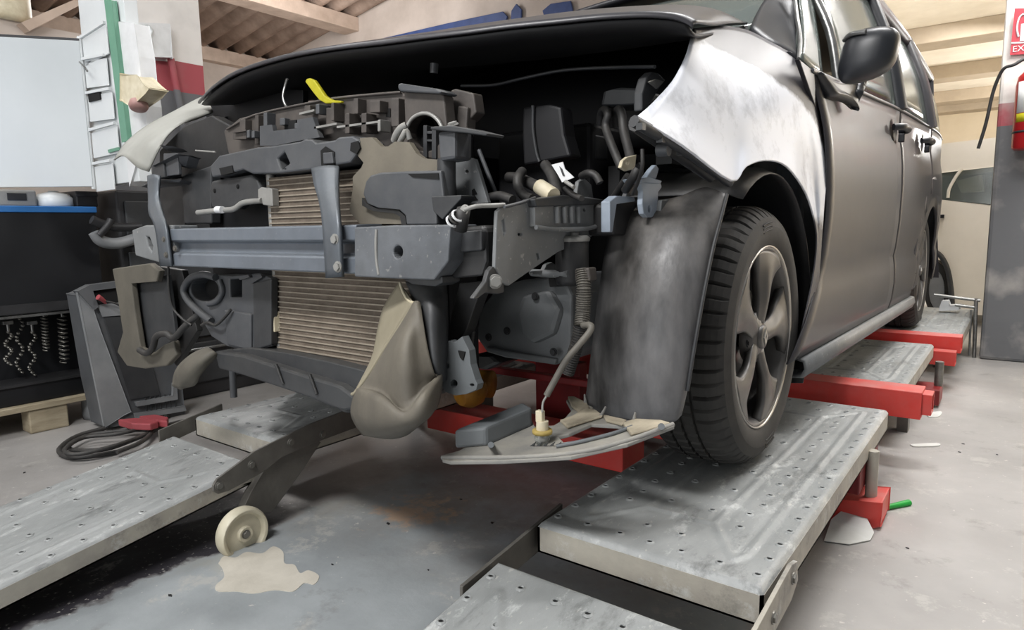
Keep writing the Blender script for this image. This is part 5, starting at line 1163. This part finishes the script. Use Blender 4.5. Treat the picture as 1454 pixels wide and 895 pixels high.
# ---- wheel-arch liner in front of the tyre
lnr = MB().patch([[P(a, b, y=c) for a, b, c in r] for r in (
    [(872, 284, 1.33), (915, 284, 1.34), (960, 280, 1.36), (1000, 266, 1.37), (1032, 276, 1.37)],
    [(868, 310, 1.29), (915, 318, 1.28), (965, 315, 1.29), (1002, 308, 1.32), (1024, 308, 1.34)],
    [(858, 360, 1.27), (905, 372, 1.24), (955, 370, 1.25), (992, 362, 1.28), (1012, 355, 1.31)],
    [(848, 430, 1.26), (895, 440, 1.22), (945, 440, 1.22), (978, 432, 1.25), (997, 430, 1.28)],
    [(838, 510, 1.26), (885, 520, 1.215), (935, 522, 1.21), (968, 515, 1.235), (984, 505, 1.26)],
    [(832, 560, 1.27), (878, 572, 1.225), (928, 576, 1.215), (962, 572, 1.235), (976, 555, 1.26)],
    [(828, 580, 1.28), (872, 594, 1.235), (922, 600, 1.225), (955, 600, 1.24), (968, 590, 1.255)])], 6, 6).build('wheel_liner', 'liner', car, solid=.004, offs=1)
MB().tube(PV([(1032, 276, 1.365), (1024, 308, 1.335), (1012, 355, 1.305), (997, 430, 1.275), (984, 505, 1.255), (976, 555, 1.255)]), .004, 8, 4).build('liner_edge', 'dgreyp', lnr)
# ---- hanging undertray with the lamp
def tz(px, py): return .405 + .09*np.clip((px-630)/330, 0, 1) + .0*py
def tp(px, py, dz=0): return P(px, py, z=float(tz(px, py))+dz)
trp = [(628, 652), (640, 655), (716, 654), (811, 648), (891, 630), (958, 604), (938, 599), (903, 598), (872, 594), (850, 590), (842, 578), (828, 572), (814, 564), (804, 568), (812, 582), (800, 596), (786, 604), (760, 606), (752, 590), (740, 590), (700, 612), (652, 640), (632, 645)]
tray = MB().prism([tp(*q) for q in trp], (0, 0, -.008), [[tp(*q) for q in ((792, 620), (808, 616), (840, 602), (878, 604), (896, 606), (862, 616), (830, 624), (800, 628))]]).build('undertray', 'tray', car, bevel=.002); fix(tray)
MB().tube([tp(628, 650), tp(716, 650, .002), tp(811, 644, .002), tp(891, 626, .002), tp(956, 603)], .005, 8, 4).build('tray_edge', 'tray', tray)
MB().tube([tp(790, 634, .004), tp(826, 627, .004), tp(870, 616, .004), tp(898, 606, .004)], .004, 8, 4).build('tray_rib', 'trayb', tray)
o = MB().prism([tp(645, 638), tp(690, 634), tp(756, 605), tp(744, 596)], (0, 0, .04)).build('tray_box', 'trayb', tray, bevel=.006); fix(o)
for q in ([(795, 600), (812, 594), (832, 582), (846, 586), (856, 594), (830, 602), (806, 610)], [(884, 604), (902, 598), (938, 600), (952, 604), (920, 614), (896, 620)], [(806, 566), (816, 566), (832, 574), (838, 582), (822, 588), (812, 580)], [(856, 592), (890, 600), (884, 606), (860, 600)]):
    o = MB().prism([tp(*p, .001) for p in q], (0, 0, .006)).build('dirt_layer', 'traydust', tray, bevel=.003); fix(o)
for q in ((697, 632), (939, 606)): MB().tube([tp(*q), tp(*q, .03)], .006, 10, 1).build('stud', 'trayb', tray)
for a, b in (((852, 594), (860, 578)), ((900, 600), (902, 586)), ((832, 576), (830, 560))): MB().tube([tp(*a), P(*b, y=tp(*a).y)], [.005, .002], 6, 1).build('prong', 'tray', tray)
lp = tp(770, 630)
bulb = MB().lathe([(0, 0), (.012, .0), (.016, .01), (.014, .02), (.009, .026), (0, .026)], lp, (0, 0, 1), 20).build('lamp_bulb', 'clear', tray)
MB().tube([lp+Vector((0, 0, .004)), lp+Vector((0, 0, .02))], .005, 8, 1).build('filament', 'chrome', bulb)
yr = P(770, 613, y=lp.y); MB().lathe([(0, -.004), (.019, -.004), (.02, 0), (.019, .004), (0, .004)], yr, (0, 0, 1), 20).build('bulb_ring', 'orange', bulb).data.materials[0] = mat('yellow_ring', '#b9a25e', '#a08b4c', 20, .6)
MB().tube([yr, P(770, 598, y=lp.y)], .012, 12, 1).build('bulb_socket', 'cream', bulb); MB().box(tuple(P(768, 600, y=lp.y)-Vector((.009, .006, 0))), tuple(P(768, 583, y=lp.y)+Vector((.006, .006, 0)))).build('plug', 'cream', bulb, bevel=.002)
for a in range(5): MB().prism([tp(752+a*9, 634), tp(757+a*9, 634), tp(757+a*9+3, 628, .012)], (0, .004, 0)).build('clip', 'trayb', tray)
